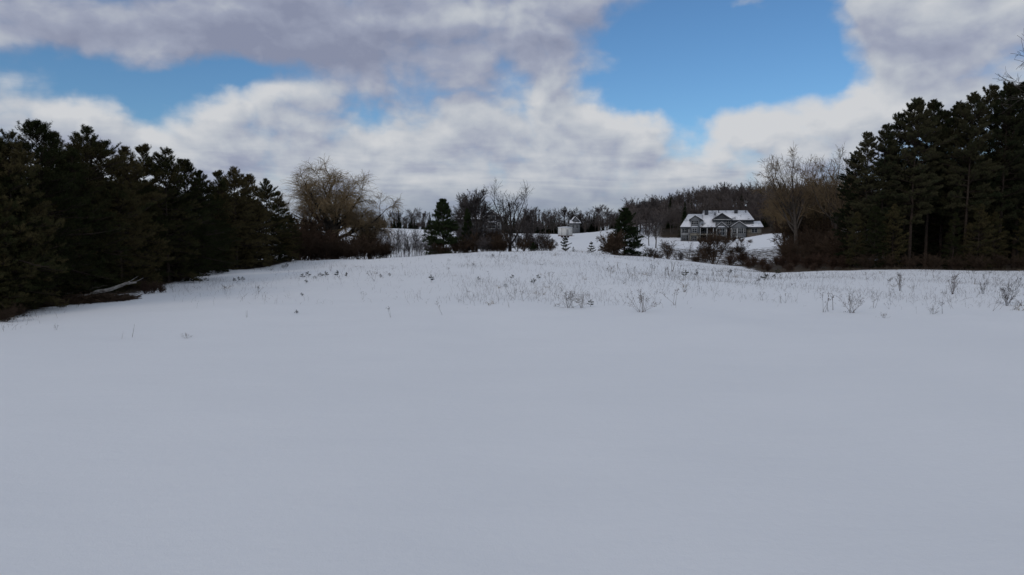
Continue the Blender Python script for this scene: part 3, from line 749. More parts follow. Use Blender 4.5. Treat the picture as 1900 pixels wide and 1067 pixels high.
# --- far cottage
Y3 = 320.0; p3 = px_uv(1066, 432); u3 = Y3/F
H3 = House('cottage', (p3[0]*Y3, Y3, CAMH+p3[1]*Y3), u3, 1066, 432)
tag(H3.root, 'small far cottage with snowy gables above the white cabin trailer', 'house')
H3.box('wall', M_siding, 1058, 1076, 413, 436, 0, 7)
H3.gable((1067, 402.5), (1062, 408.5), (1075.5, 411), -.4, 7, M_siding, 0., snow=.25)
H3.roof([[(H3.X(1056.5), -.4, H3.Z(414.5)), (H3.X(1078), -.4, H3.Z(414.5)), (H3.X(1076), 3.5, H3.Z(409)), (H3.X(1058), 3.5, H3.Z(409))]], snow=.25)
H3.window(1061, 1065, 418, 423, 0, 1); H3.window(1069, 1073, 418, 423, 0, 1)

# --- white cabin trailer out on the far field
Y4 = 235.0; p4 = px_uv(1048.5, 441); u4 = Y4/F
tr = empty('cabin_trailer', (p4[0]*Y4, Y4, CAMH+p4[1]*Y4), radians(24))
tag(tr, 'small white box cabin on a dark wheeled frame in the far snowy field', 'cabin trailer')
part('body', MB().box(-2.1, 2.1, -1.3, 1.3, .75, 3.45).mesh('body', M_white), tr)
part('roof', MB().prism([(-2.2, 3.46), (2.2, 3.46), (2.2, 3.56), (0, 3.78), (-2.2, 3.56)], -1.42, 1.42).mesh('roof', M_snowcap), tr)
dr = part('door', MB().box(-.25, .55, -1.36, -1.31, .85, 2.85).mesh('door', M_trim), tr)
part('handle', MB().box(.4, .48, -1.42, -1.37, 1.8, 1.9).mesh('handle', M_rubber), dr)
part('corner_trim', MB().box(-2.13, -2.0, -1.34, -1.31, .75, 3.44).box(2.0, 2.13, -1.34, -1.31, .75, 3.44).mesh('corner_trim', M_trim), tr)
part('frame', MB().box(-2.2, 2.2, -1.1, 1.1, .5, .74).box(2.2, 3.6, -.08, .08, .52, .66).mesh('frame', M_brick), tr)
for sx in (-.55, .55):
    for sy in (-1.15, 1.15):
        a = np.linspace(0, 2*pi, 15)[:-1]
        part('wheel', MB().prism([(sx+.42*cos(t), .40+.42*sin(t)) for t in a], sy-.12, sy+.12).mesh('wheel', M_rubber), tr)

# ------------------------------------------------------------------ far woods (uncountable masses)
def low_tree(seed, H, r):
    rng = np.random.RandomState(seed)
    pr = grow(rng, (0, 0, 0), (0, 0, 1), H*.62, r, [
        dict(K=4, wander=.05, taper=.4, sides=4, n=9, fixed=True, t0=.3, ang=42, lr=.72, rr=.6, fall=.7, lift=.08),
        dict(K=4, wander=.14, trop=.05, taper=.4, sides=3, n=6, t0=.2, ang=42, lr=.55, rr=.6, rmin=.07),
        dict(K=3, wander=.15, taper=.5, sides=3, n=5, t0=.2, ang=38, lr=.65, rr=.8, rmin=.065),
        dict(K=3, wander=.15, taper=.6, sides=3, rmin=.05)])
    b = MB()
    for P, R, s_ in pr: b.tubes(P, R, s_)
    return np.concatenate(b.V), np.concatenate(b.F)
def low_conifer(seed, H):
    rng = np.random.RandomState(seed); n = 900
    t = rng.uniform(.05, 1, n)**.9; a = rng.uniform(0, 2*pi, n)
    r_ = (1.06-t)*H*.27*rng.uniform(.5, 1.1, n)
    o = np.stack([np.zeros(n), np.zeros(n), t*H], 1); tip = o + np.stack([np.cos(a)*r_, np.sin(a)*r_, -r_*.25], 1)
    sd_ = np.stack([-np.sin(a), np.cos(a), np.zeros(n)], 1)*(.10+.14*r_)[:, None]
    V = np.stack([(o+tip)/2-sd_, (o+tip)/2+sd_, tip, o], 1).reshape(-1, 3)
    i = np.arange(n)*4
    return V, np.stack([i+3, i, i+2, i+1], -1)
LOW = [low_tree(70+i, 12, .2) for i in range(3)]; LOWC = [low_conifer(75+i, 12) for i in range(2)]

def wood(name, spots, label, cat, mt, mtc):
    b = [MB(), MB()]; rng = np.random.RandomState(9)
    for x, y, h_, con in spots:
        V, Fq = (LOWC if con else LOW)[rng.randint(2)]
        a = rng.uniform(0, 2*pi); s = h_/max(V[:, 2].max(), 1); sw = s*rng.uniform(.85, 1.25)
        Vr = np.stack([(V[:, 0]*cos(a)-V[:, 1]*sin(a))*sw + x, (V[:, 0]*sin(a)+V[:, 1]*cos(a))*sw + y, V[:, 2]*s + g1(x, y)-.2], 1)
        b[int(con)].add(Vr, [Fq])
    n0 = sum(map(len, b[0].F)) if b[0].F else 0; n1_ = sum(map(len, b[1].F)) if b[1].F else 0
    V = np.concatenate(b[0].V+b[1].V); Fs = list(b[0].F)+[f+b[0].n for f in b[1].F]
    me_ = mesh_np(name, V, Fs, [mt, mtc], [np.zeros(n0), np.ones(n1_)])
    o = bpy.data.objects.new(name, me_); C.objects.link(o); tag(o, label, cat, None, 'stuff')
    return o
rw = random.Random(4)
spots = []
for _ in range(430):
    px = rw.uniform(1165, 1640); Y = rw.uniform(236, 352)
    x = (px-950)/F*Y
    spots.append((x, Y, rw.uniform(9, 13.0), rw.random() < .07))
wood('hillside_wood', spots, 'bare brown deciduous wood covering the hill behind the large house', 'woodland', M_hillwood, M_spruce)
spots = []
for _ in range(560):
    px = rw.uniform(560, 1200); Y = rw.uniform(345, 400) if px > 840 else rw.uniform(240, 280)
    x = (px-950)/F*Y
    spots.append((x, Y, (rw.uniform(4.5, 8.0) if rw.random() < .75 else rw.uniform(8, 12.5)) if px > 840 else (rw.uniform(2.4, 4.2) if rw.random() < .85 else rw.uniform(4, 7)), rw.random() < .38))
wood('tree_belt', spots, 'dark low belt of far mixed trees along the edge of the snowy fields', 'woodland', M_hillwood, M_spruce)

# ------------------------------------------------------------------ left pine grove
ORD = ['first', 'second', 'third', 'fourth', 'fifth', 'sixth', 'seventh', 'eighth', 'ninth', 'tenth', 'eleventh', 'twelfth', 'thirteenth', 'fourteenth', 'fifteenth', 'sixteenth', 'seventeenth', 'eighteenth', 'nineteenth', 'twentieth', 'twenty first', 'twenty second', 'twenty third', 'twenty fourth', 'twenty fifth', 'twenty sixth', 'twenty seventh', 'twenty eighth', 'twenty ninth', 'thirtieth']
GL = 'pines of the grove on the left'
left_sky = [(8, 236, 37), (62, 216, 41), (100, 238, 45), (128, 268, 44), (157, 229, 48), (188, 256, 53), (232, 266, 52), (262, 262, 58), (302, 270, 60), (338, 290, 64), (372, 312, 74), (402, 312, 80),
            (432, 306, 84), (462, 320, 88), (492, 328, 93), (517, 352, 97), (536, 392, 99)]
for i, (px, ty, Y) in enumerate(left_sky):
    if 80 < px < 290: Y += 3
    at_px(PINE[[2, 0, 3, 1][i % 4]], px, ty, Y, f'dark pine, {ORD[i]} from the left along the skyline of the left grove', GL, sink=.1, wide=rnd.uniform(.95, 1.15))
front = [(-25, 330, 34), (30, 330, 36.5), (92, 345, 41), (160, 330, 44.5), (215, 325, 47.5), (268, 330, 54), (318, 340, 62), (355, 352, 70), (398, 355, 77), (440, 360, 85), (480, 372, 91), (515, 395, 96)]
for i, (px, ty, Y) in enumerate(front):
    if 80 < px < 290: Y += 2.6
    at_px(PINE[[0, 2, 3][i % 3]], px, ty, Y+1.5, f'lower dark pine, {ORD[i]} from the left in the front row of the left grove', GL, sink=.1, wide=1.12)
for i in range(52):
    Y = rw.uniform(36, 108); x = float(left_edge(Y)) - rw.uniform(4, 20)
    if x/Y < -.79: x = -.77*Y
    spawn(PINE[rw.randrange(4)], x, Y, rw.uniform(9, 11.2), 'dark pine filling the deep shade behind the front rows of the left grove', GL+', inner trees', sink=.1)

# ------------------------------------------------------------------ right pine grove
GR = 'tall pines of the grove on the right'
right_sky = [(1588, 276, 97), (1612, 240, 94), (1645, 226, 93), (1672, 204, 96), (1702, 176, 92), (1732, 180, 95), (1758, 200, 99), (1782, 184, 93), (1806, 166, 91), (1842, 152, 94), (1872, 146, 91), (1902, 148, 93), (1935, 150, 92)]
for i, (px, ty, Y) in enumerate(right_sky):
    at_px(TALL[[2, 0, 1][i % 3]] if i > 2 else TALL[2], px, ty, Y, f'tall dark pine, {ORD[i]} from the left along the skyline of the right grove', GR, sink=.15, wide=rnd.uniform(.85, 1.05))
frontr = [(1592, 390, 91), (1625, 380, 89), (1660, 375, 90), (1772, 392, 89.5), (1820, 375, 89), (1848, 390, 89.5), (1915, 365, 89)]
for i, (px, ty, Y) in enumerate(frontr):
    at_px(PINE[[1, 0, 3][i % 3]], px, ty, Y, f'lower dark pine, {ORD[i]} from the left at the foot of the right grove', 'lower pines at the foot of the right grove', sink=.15, wide=.85)
for i in range(34):
    px = rw.uniform(1640, 1960); Y = rw.uniform(99, 122)
    spawn(TALL[rw.randrange(3)] if i % 2 else PINE[rw.randrange(4)], (px-950)/F*Y, Y, rw.uniform(15, 19.5), 'dark pine filling the deep shade inside the right grove', GR+', inner trees', sink=.15)
at_px(BARE_BIG, 2136, -70, 72, 'very tall bare tree reaching its twigs in at the right edge above the pines', None, rz=1.0, wide=.72)

# ------------------------------------------------------------------ middle distance trees
at_px(WILLOW, 616, 308, 116, 'large weeping willow with golden bare twigs beside the left grove', rz=.6, wide=1.28)
at_px(WILLOW, 684, 392, 119, 'small drooping golden willow right of the large willow', rz=2., wide=1.0)
at_px(CONE[0], 822, 367, 106, 'dark green conical conifer left of the gabled house', rz=.4, wide=1.08)
at_px(CONE[1], 868, 385, 112, 'slender dark conifer in front of the gabled house', rz=2.4, wide=.55)
at_px(BARE_TWIGGY, 884, 352, 112, 'dense grey twiggy tree between the slender conifer and the large bare tree', rz=.2, wide=1.1)
at_px(BARE_TWIGGY, 868, 362, 118, 'thin grey twiggy tree rising behind the slender conifer', rz=2.8)
at_px(BARE_MAPLE, 946, 338, 109, 'large bare tree with spreading limbs in the middle of the crest', rz=1.2, wide=1.05)
at_px(BARE_TWIGGY, 972, 388, 125, 'dark bare tree just right of the large bare tree', rz=4.4)
at_px(CONE[0], 1160, 384, 107, 'broad dark conifer with a round brown bush at its foot', rz=1.7, wide=1.15)
at_px(SH_ROUND, 1142, 430, 103.5, 'dense rounded brown bush in front of the broad conifer', rz=.3, wide=.95)
at_px(BARE_FAR[0], 1218, 392, 165, 'bare tree at the left end of the large house', rz=.5)
at_px(BARE_FAR[1], 1205, 405, 185, 'thin bare tree further left of the large house', rz=1.5)
at_px(BARE_TALL, 1487, 276, 122, 'tall bare tree with pale trunk right of the large house', rz=2.2, wide=1.05)
at_px(BARE_TALL, 1556, 278, 116, 'tall bare tree leaning against the left side of the right grove', rz=4.1, wide=.9)
at_px(BARE_GOLD, 1538, 328, 128, 'golden bare tree behind the two tall bare trees', rz=.7, wide=1.15)
at_px(BARE_GOLD, 1456, 384, 150, 'golden brown bare tree left of the tall bare tree', rz=3.7, wide=1.0)
at_px(BARE_GOLD, 1588, 318, 122, 'golden bare tree half hidden by the right grove', rz=5.)
for i, (px, ty, Y) in enumerate([(1432, 368, 238), (1450, 366, 232), (1474, 392, 150), (1500, 384, 140), (1518, 396, 136), (1540, 380, 138), (1562, 362, 132), (1578, 372, 130), (1600, 360, 128)]):
    at_px(BARE_GOLD, px, ty, Y, f'low golden brown bare tree, {ORD[i]} from the left behind the tall bare trees', 'low golden brown trees on the right', wide=1.15)
for i, (px, ty, Y, lab) in enumerate([(735, 388, 242, 'far bare tree on the skyline right of the willow'), (770, 386, 246, 'far bare tree on the skyline left of the conical conifer'), (788, 392, 244, 'far bare tree touching the conical conifer'),
        (752, 400, 245, 'low far bare tree between two skyline trees left of the conical conifer'), (706, 398, 244, 'low far bare tree at the right rim of the willow'),
        (990, 384, 330, 'far bare tree right of the dark bare tree'), (1012, 388, 330, 'far bare tree above the far field left of the white cabin'), (1028, 390, 335, 'slim far bare tree behind the white cabin'), (1046, 383, 340, 'far bare tree straight above the white cabin'),
        (1058, 387, 338, 'far bare tree behind the small cottage'), (1086, 393, 336, 'low far bare tree right of the small cottage'), (1112, 380, 330, 'tall far bare tree left of the broad conifer'), (1126, 388, 332, 'far bare tree touching the left of the broad conifer'),
        (1175, 368, 270, 'bare tree rising behind the right shoulder of the broad conifer'), (1190, 374, 275, 'bare tree at the left foot of the wooded hill'), (1218, 362, 280, 'rounded bare tree at the left end of the wooded hill')]):
    at_px(BARE_FAR[i % 3], px, ty, Y, lab, 'bare trees far off on the skyline', wide=1.2)

# ------------------------------------------------------------------ thickets
def shrubs(kinds, lst, label, group):
    for i, (px, ty, Y) in enumerate(sorted(lst)):
        at_px(kinds[(i*7+i//3) % len(kinds)], px, ty, Y, label.replace('#', ORD[i]+' from the left'), group, wide=rnd.uniform(1.0, 1.35))
shrubs(SH_RED+SH_BROWN, [(546, 396, 108), (562, 410, 112), (574, 402, 115), (590, 430, 110), (556, 430, 104), (578, 432, 106), (536, 420, 104), (600, 432, 112)], 'red brown bare shrub, # between the left grove and the willow', 'shrubs left of the willow')
shrubs(SH_BROWN, [(618, 432, 112), (632, 434, 110), (640, 440, 108), (652, 436, 112), (664, 440, 108), (676, 432, 112), (690, 440, 109), (702, 436, 113), (622, 442, 106), (606, 446, 105), (648, 450, 106), (712, 446, 112)], 'dark brown bare shrub, # in the thicket under the willow', 'shrubs under the willow')
for i in range(26):
    px = 706 + i*3.4 + rw.uniform(-1.5, 1.5)
    at_px(SAPLING[i % 2], px, rw.uniform(420, 436), rw.uniform(110, 120), f'thin upright bare sapling, {ORD[i]} from the left in the row right of the willow', 'thin saplings in the row', wide=rw.uniform(.6, .9))
shrubs(SH_GREY+SH_BROWN, [(798, 446, 104), (815, 450, 103.5), (832, 452, 104), (845, 447, 105), (902, 424, 113), (917, 426, 114), (930, 425, 113), (852, 440, 106), (866, 434, 108), (880, 430, 107), (894, 438, 106), (908, 436, 109), (922, 432, 107), (934, 444, 106), (960, 430, 108), (972, 440, 106), (984, 430, 110), (998, 432, 112), (1012, 432, 108), (1022, 444, 107)], 'bare grey brown shrub, # along the crest by the large bare tree', 'shrubs along the crest')
at_px(CONE[0], 990, 449, 105, 'low dark green evergreen bush right of the large bare tree', wide=1.3)
at_px(SH_VASE, 1240, 446, 106, 'dark bare bush on a short trunk left of the large house front', rz=.3, wide=1.1)
at_px(SH_VASE, 1326, 424, 108, 'tall brown many stemmed bush in front of the large house', rz=2.3, wide=.95)
at_px(SAPLING[0], 1279, 428, 110, 'slender bare sapling between the two bushes in front of the house', wide=.5)
shrubs(SH_BROWN+SH_GREY, [(1262, 464, 112), (1290, 466, 118), (1205, 458, 112), (1222, 462, 115), (1300, 452, 150), (1340, 452, 150), (1356, 456, 150), (1375, 448, 150), (1310, 456, 135)], 'low bare brush, # on the slope below the large house', 'low brush below the house')
shrubs(SH_BROWN, [(1300, 441, 194), (1316, 437, 190), (1331, 434, 192), (1346, 437, 189), (1360, 436, 193), (1376, 440, 190), (1392, 444, 188)], 'brown bare shrub, # close in front of the large house', 'shrubs close to the large house')
shrubs(SH_RED, [(1356, 470, 108), (1380, 466, 112), (1398, 474, 104), (1415, 478, 100), (1442, 474, 106), (1455, 476, 100), (1476, 470, 102), (1388, 482, 100), (1498, 474, 98), (1520, 470, 98), (1545, 476, 96), (1566, 474, 95), (1425, 488, 95), (1465, 488, 93), (1510, 488, 91)], 'dark red brown shrub, # in the scrub right of the house', 'red brown scrub on the right')
shrubs(SH_BROWN, [(1462, 446, 114), (1468, 436, 120), (1505, 430, 114), (1520, 420, 118), (1540, 424, 112), (1555, 440, 106), (1574, 430, 104), (1586, 450, 98), (1500, 455, 106), (1476, 410, 128), (1515, 390, 126)], 'brown bare shrub, # at the feet of the tall bare trees', 'brown shrubs on the right')
shrubs(SH_BROWN, [(1610, 470, 88), (1650, 468, 88), (1690, 472, 87.5), (1730, 470, 87.5), (1775, 472, 87), (1815, 470, 87), (1855, 470, 87), (1890, 468, 87)], 'dark bare shrub, # at the foot of the right pine grove', 'shrubs under the right grove')

# layered young pines standing on the crest
def young_pine(seed, H, tiers, mt=M_seedling):
    rng = np.random.RandomState(seed); b = MB(); s = MB()
    b.tubes(np.array([[(0, 0, 0), (.01, 0, H*.5), (0, .01, H)]]), np.array([[.045, .03, .015]])*H/2.4, 5)
    pos = []; dr = []
    for i in range(tiers):
        z0 = H*(.14 + .70*i/max(tiers-1, 1)); L = H*.38*(1-.62*i/max(tiers-1, 1))
        n = 7
        for k in range(n):
            a = 2*pi*k/n + rng.uniform(-.4, .4); l = L*rng.uniform(.5, 1.2); z = z0 + rng.normal(0, .035)*H
            d = np.array([cos(a), sin(a), rng.uniform(.05, .5)]); pts = [np.array([0, 0, z]) + d*l*t + np.array([0, 0, -.12*l*sin(pi*t)]) for t in (0, .35, .7, 1)]
            b.tubes(np.array([pts]), np.array([[.018, .014, .010, .006]])*H/2.4, 3)
            for t in np.linspace(.15, 1, 10):
                p = np.array([0, 0, z]) + d*l*t; p[2] -= .12*l*sin(pi*t)
                pos.append(p); dr.append(nrm(np.array([cos(a), sin(a), .35]) + rng.normal(0, .3, 3)))
            q0 = pts[1]; q1 = pts[3]; side = np.array([-sin(a), cos(a), 0])*.05*H/2.4*rng.uniform(.8, 1.5)
            if rng.rand() < .30:
                up_ = np.array([0, 0, .05*H/2.4])
                s.slab([q0+up_-side, q1+up_-side*.5, q1+up_+side*.5, q0+up_+side], .0, .05*H/2.4)
    for z in np.linspace(H*.85, H, 5): pos.append(np.array([0, 0, z])); dr.append(nrm(np.array([0, 0, 1.]) + rng.normal(0, .3, 3)))
    V, Ft = needles(rng, np.array(pos), np.array(dr), 26, .12*H/2.4, .15*H/2.4, .028*H/2.4)
    out_ = [('trunk', b.mesh('young_pine_trunk', M_bark)), ('crown', mesh_np('young_pine_crown', V, [Ft], mt))]
    if s.n: out_.append(('snow_cover', s.mesh('young_pine_snow', M_snowcap)))
    return out_
YP = Kind('young_pine', young_pine(81, 2.4, 4), 'young pine')
YP2 = Kind('young_pine', young_pine(82, 1.8, 4), 'young pine')
at_px(YP, 1049, 437, 102.5, 'layered young pine with snow on its tiers below the white cabin', wide=1.05)
at_px(YP2, 1064, 457, 102, 'tiny young pine just right of the layered one')
at_px(YP2, 1097, 447, 103, 'small young pine left of the round brown bush', wide=1.2)

# ------------------------------------------------------------------ fallen birch, brush pile
def pt(px, py, Y): return ray_pt(px, py, Y)
def log(name, pts, radii, m_, label, sides=9, twigs=0, seed=1):
    P = np.array(pts); o = P[0].copy(); b = MB(); K = 14
    tt = np.linspace(0, 1, len(P)); t2 = np.linspace(0, 1, K)
    Q = np.stack([np.interp(t2, tt, P[:, i]) for i in range(3)], 1)-o
    rng = np.random.RandomState(seed); Q[1:-1] += rng.normal(0, .035, (K-2, 3))
    R = np.interp(t2, tt, radii)
    b.tubes(Q[None], R[None], sides)
    root = empty(name, tuple(o)); part('trunk', b.mesh(name+'_trunk', m_), root)
    for i in range(twigs):
        k = rng.randint(4, K-1); d = nrm(rng.normal(0, 1, 3) + np.array([.4, -.1, .5])); l = rng.uniform(.4, 1.1)
        q = np.array([[Q[k] + d*l*t + np.array([0, 0, .1*t*t]) for t in np.linspace(0, 1, 4)]])
        part('branch', MB().tubes(q, np.array([[.03, .024, .016, .008]]), 4).mesh(name+'_branch', m_), root)
    tag(root, label, 'fallen log'); return root
log('fallen_birch', [pt(95, 566, 40.5), pt(140, 553, 42), pt(185, 541, 43), pt(215, 533, 43.5), pt(238, 525, 44), pt(253, 524, 44.3)], [.12, .13, .12, .105, .085, .05], M_birch, 'pale fallen birch log lying over the brush pile below the left grove', twigs=4)
log('fallen_branch', [pt(120, 545, 43.5), pt(160, 537, 44.5), pt(200, 530, 45)], [.03, .035, .02], M_greybark, 'thin grey fallen branch behind the pale birch log', sides=5, twigs=3, seed=4)
rng = np.random.RandomState(33)
def pile(n, px0, px1, label, seed, h=.8, Yc=41.5):
    rng = np.random.RandomState(seed); a_ = pt(px0, 570, Yc-.6); b_ = pt(px1, 560, Yc+2.6)
    t = rng.uniform(0, 1, n); x = a_[0]+(b_[0]-a_[0])*t; y = a_[1]+(b_[1]-a_[1])*t + rng.normal(0, .45, n)
    z0 = ground(x, y); ang = rng.uniform(0, pi, n); l = rng.uniform(.4, 1.5, n)
    zz = z0 + np.abs(rng.normal(0, h*.45, n))*np.sin(np.clip(t, .05, .95)*pi)**.5
    d = np.stack([np.cos(ang), np.sin(ang)*.5, rng.normal(0, .25, n)], 1)
    P = np.stack([x, y, zz], 1)[:, None] + d[:, None]*np.linspace(-.5, .5, 4)[None, :, None]*l[:, None, None] + rng.normal(0, .03, (n, 4, 3))
    o = np.array([a_[0], a_[1], 0]); P -= o
    b = MB().tubes(P, np.tile(np.array([.018, .016, .012, .007]), (n, 1))*rng.uniform(.6, 1.8, n)[:, None], 3)
    ob = bpy.data.objects.new('brush_pile', b.mesh('brush_pile', M_brownbrush)); C.objects.link(ob); ob.location = tuple(o)
    return tag(ob, label, 'brush pile')
pile(1500, 75, 245, 'long dark heap of dead branches under the pale birch log', 3, .42, 40.2)
for i, (px, ty, Y, k) in enumerate([(268, 520, 47.5, 0), (284, 522, 48.5, 1), (298, 524, 50, 0)]):
    at_px(SH_RED[k], px, ty, Y, ['bare twiggy shrub at the right end of the brush pile', 'middle bare twiggy shrub right of the brush pile', 'outermost bare twiggy shrub right of the brush pile'][i], 'twiggy shrubs right of the brush pile', wide=.9)
shrubs(SH_BROWN, [(20, 560, 35), (48, 556, 37.5), (332, 500, 62), (350, 490, 66), (375, 486, 73), (420, 478, 82), (460, 474, 88), (500, 470, 94), (8, 572, 33.5)], 'low dark bare shrub, # at the foot of the left pine grove', 'shrubs under the left grove')

# ------------------------------------------------------------------ weeds standing through the snow
def weed_stalk(seed, H, n, lean, heads, mt, r=.009, hr=.03):
    rng = np.random.RandomState(seed); b = MB()
    a = rng.uniform(0, 2*pi, n); e = np.abs(rng.normal(0, lean, n))
    d = np.stack([np.cos(a)*np.sin(e), np.sin(a)*np.sin(e), np.cos(e)], 1); L = H*rng.uniform(.6, 1.05, n)
    K = 5; P = np.zeros((n, K, 3)); P[:, 0] = rng.normal(0, .03*max(n, 2)**.5, (n, 3))*np.array([1, 1, 0])
    for k in range(1, K):
        d = nrm(d + rng.normal(0, .09, (n, 3)) + np.array([0, 0, .02*k])); P[:, k] = P[:, k-1] + d*(L/(K-1))[:, None]
    b.tubes(P, np.tile(np.linspace(r, r*.45, K), (n, 1)), 3)
    if heads:                                           # side sprays with seed clusters
        par = np.repeat(np.arange(n), heads); M = len(par); t = rng.uniform(.6, 1, M)
        fk = t*(K-1); k0 = np.minimum(fk.astype(int), K-2); fr = (fk-k0)[:, None]
        S = P[par, k0]*(1-fr)+P[par, k0+1]*fr; T = nrm(P[par, k0+1]-P[par, k0])
        sd_ = nrm(perp_dirs(rng, T, rng.uniform(.5, 1.2, M)) + np.array([0, 0, .2])); l = H*rng.uniform(.06, .18, M)
        E = S + sd_*l[:, None]
        b.tubes(np.stack([S, E], 1), np.tile([r*.5, r*.4], (M, 1)), 3)
        V, Ft = needles(rng, E, sd_, 6, hr*1.2, hr*1.6, hr*.7); b.add(V, [Ft])
    return b.mesh('dry_weed', mt)
def grass_tuft(seed, H, n, mt):
    rng = np.random.RandomState(seed); a = rng.uniform(0, 2*pi, n); e = np.abs(rng.normal(.1, .35, n)); L = H*rng.uniform(.5, 1.1, n)
    K = 4; P = np.zeros((n, K, 3)); P[:, 0, :2] = rng.normal(0, .06, (n, 2))
    d = np.stack([np.cos(a)*np.sin(e), np.sin(a)*np.sin(e), np.cos(e)], 1)
    for k in range(1, K):
        d = nrm(d + np.stack([np.cos(a)*.18*k, np.sin(a)*.18*k, -.12*k*np.ones(n)], 1)); P[:, k] = P[:, k-1] + d*(L/3)[:, None]
    return MB().tubes(P, np.tile(np.linspace(.008, .003, K), (n, 1)), 3).mesh('grass_tuft', mt)
def seedling(seed, H):
    rng = np.random.RandomState(seed); b = MB()
    b.tubes(np.array([[(0, 0, 0), (0, 0, H)]]), np.array([[.014, .008]]), 4)
    pos = []; dr = []
    for z, l, n in ((.3, .38, 5), (.62, .26, 4)):
        for k in range(n):
            a = rng.uniform(0, 2*pi)
            for t in (.35, .7, 1): pos.append((cos(a)*l*H*t, sin(a)*l*H*t, H*(z+.14*t))); dr.append((cos(a), sin(a), .7))
    for z in (.8, .9, 1): pos.append((0, 0, H*z)); dr.append((0, 0, 1))
    V, Ft = needles(rng, np.array(pos), nrm(np.array(dr)), 12, .06, .10, .022); 
    return [('stem', b.mesh('seedling_stem', M_bark)), ('needles', mesh_np('seedling_needles', V, [Ft], M_seedling))]
WEED = [Kind('dry_weed', [('stalks', weed_stalk(90+i, 1.0, 1+i % 3, .12+.06*i, 7, [M_weed, M_weeddark][i % 2]))], 'weed') for i in range(6)]
FAN = [Kind('dry_weed', [('stalks', weed_stalk(100+i, 1.3, 17, .85, 7, M_weed, r=.0075, hr=.028))], 'weed') for i in range(3)]
STEM = [Kind('dry_stalk', [('stalks', weed_stalk(110+i, .6, 1+i, .22, 0, M_weed, r=.008))], 'stalk') for i in range(3)]
TUFT = [Kind('grass_tuft', [('blades', grass_tuft(120+i, .5, 9, [M_weed, M_straw][i % 2]))], 'grass tuft') for i in range(4)]
SEED = [Kind('pine_seedling', seedling(130+i, .5), 'seedling') for i in range(3)]
TWIG = [Kind('twiggy_bush', shrub(140+i, 1.5, 7, .38, [M_redbrush, M_weeddark][i % 2], r=.014, n1=5, n2=4, n3=2, tw=.006), 'shrub') for i in range(2)]

_ys = np.arange(12, 104, .25)
def foot(px, py):
    """where the sight line through a photo pixel meets the snow"""
    u, v = px_uv(px, py); gz = ground(u*_ys, _ys); below = np.nonzero(CAMH + v*_ys <= gz)[0]
    Y = _ys[below[0]] if len(below) else 99.
    return u*Y, Y
def weed(k, px, py, hpx, label, group=None, **kw):
    x, y = foot(px, py); return spawn(k, x, y, hpx/F*y, label, group, sink=.02, **kw)
weed(FAN[0], 1056, 572, 42, 'large fan of dry goldenrod stalks left of two small stalks in mid field', wide=1.2)
weed(FAN[2], 1078, 572, 34, 'leaning cluster of dry stalks beside the large goldenrod fan', wide=.8, rz=2.)
weed(FAN[1], 1188, 579, 44, 'open fan of dry goldenrod with dark seed heads right of mid field', wide=1.15)
weed(FAN[2], 1582, 581, 42, 'broad clump of dry goldenrod on the right with dotted seed heads', wide=1.2)
weed(WEED[2], 1528, 580, 38, 'tall dry goldenrod stalk left of the broad clump on the right')
weed(WEED[4], 1545, 576, 32, 'shorter dry goldenrod stalk against the broad clump on the right')
weed(TWIG[1], 1868, 568, 54, 'large bare many stemmed bush in the snow at the far right', wide=.95)
weed(TWIG[0], 1767, 546, 40, 'upright reddish bush second from the right edge', wide=.7)
weed(TWIG[0], 1670, 540, 36, 'narrow reddish bush at mid right of the field', wide=.55, rz=1.)
weed(TWIG[1], 1824, 546, 34, 'small rounded bare bush on one stem left of the large bush', wide=.6)
weed(WEED[3], 1609, 533, 18, 'dark single weed stalk left of the narrow reddish bush')
weed(WEED[1], 1749, 583, 26, 'tall thin weed stalk below the upright reddish bush')
weed(WEED[3], 1700, 583, 14, 'dark drooping weed on the right, nearest to the smooth snow')
weed(FAN[1], 1730, 583, 16, 'small spread weed between two stalks on the right', wide=1.3)
weed(WEED[5], 1650, 575, 16, 'slanting bare stalk below the narrow reddish bush')
weed(FAN[0], 1640, 590, 12, 'flat faint weed out on the smooth snow at right', wide=1.4)
weed(WEED[0], 820, 584, 26, 'dry weed at the near edge of the weedy band left of middle', wide=1.3)
weed(SEED[0], 800, 524, 15, 'small dark pine seedling standing alone left of middle')
weed(WEED[1], 877, 508, 24, 'tall cross topped weed stalk in the upper middle of the field')
for (px, py, h_) in ((950, 518, 10), (990, 527, 12), (999, 518, 10), (1096, 569, 15), (938, 534, 8), (914, 478, 8), (888, 520, 8), (1272, 515, 15), (1292, 512, 10), (1419, 520, 16), (1443, 510, 12), (1437, 517, 10), (1355, 508, 10),
                     (1408, 523, 8), (562, 516, 10), (572, 514, 12), (584, 518, 7), (594, 515, 10), (604, 514, 12), (626, 514, 14), (643, 514, 10), (568, 526, 8), (434, 523, 9), (443, 522, 10), (450, 521, 9), (532, 497, 9), (525, 498, 7), (706, 515, 8), (723, 513, 8), (560, 550, 8), (550, 583, 9), (703, 474, 8)):
    weed(SEED[rw.randrange(3)], px, py, h_, 'tiny dark pine seedling poking out of the snow', 'pine seedlings in the snow', wide=1.2)
weed(FAN[1], 345, 628, 12, 'small flattened weed alone on the near left snow', wide=1.4)
weed(STEM[0], 242, 628, 26, 'upright thin stake like stalk on the near left snow')
weed(STEM[0], 223, 630, 16, 'shorter faint stalk just left of the stake like one')
weed(WEED[5], 106, 613, 12, 'low bent weed on the snow below the brush pile', wide=1.6)
weed(STEM[1], 458, 590, 14, 'single thin stalk on the left edge of the weedy band')
weed(WEED[4], 725, 590, 22, 'dark forked weed stalk below the middle left of the field')
weed(WEED[2], 672, 556, 16, 'small branching weed in the left middle of the field')
n_w = 0
rs = np.random.RandomState(17)
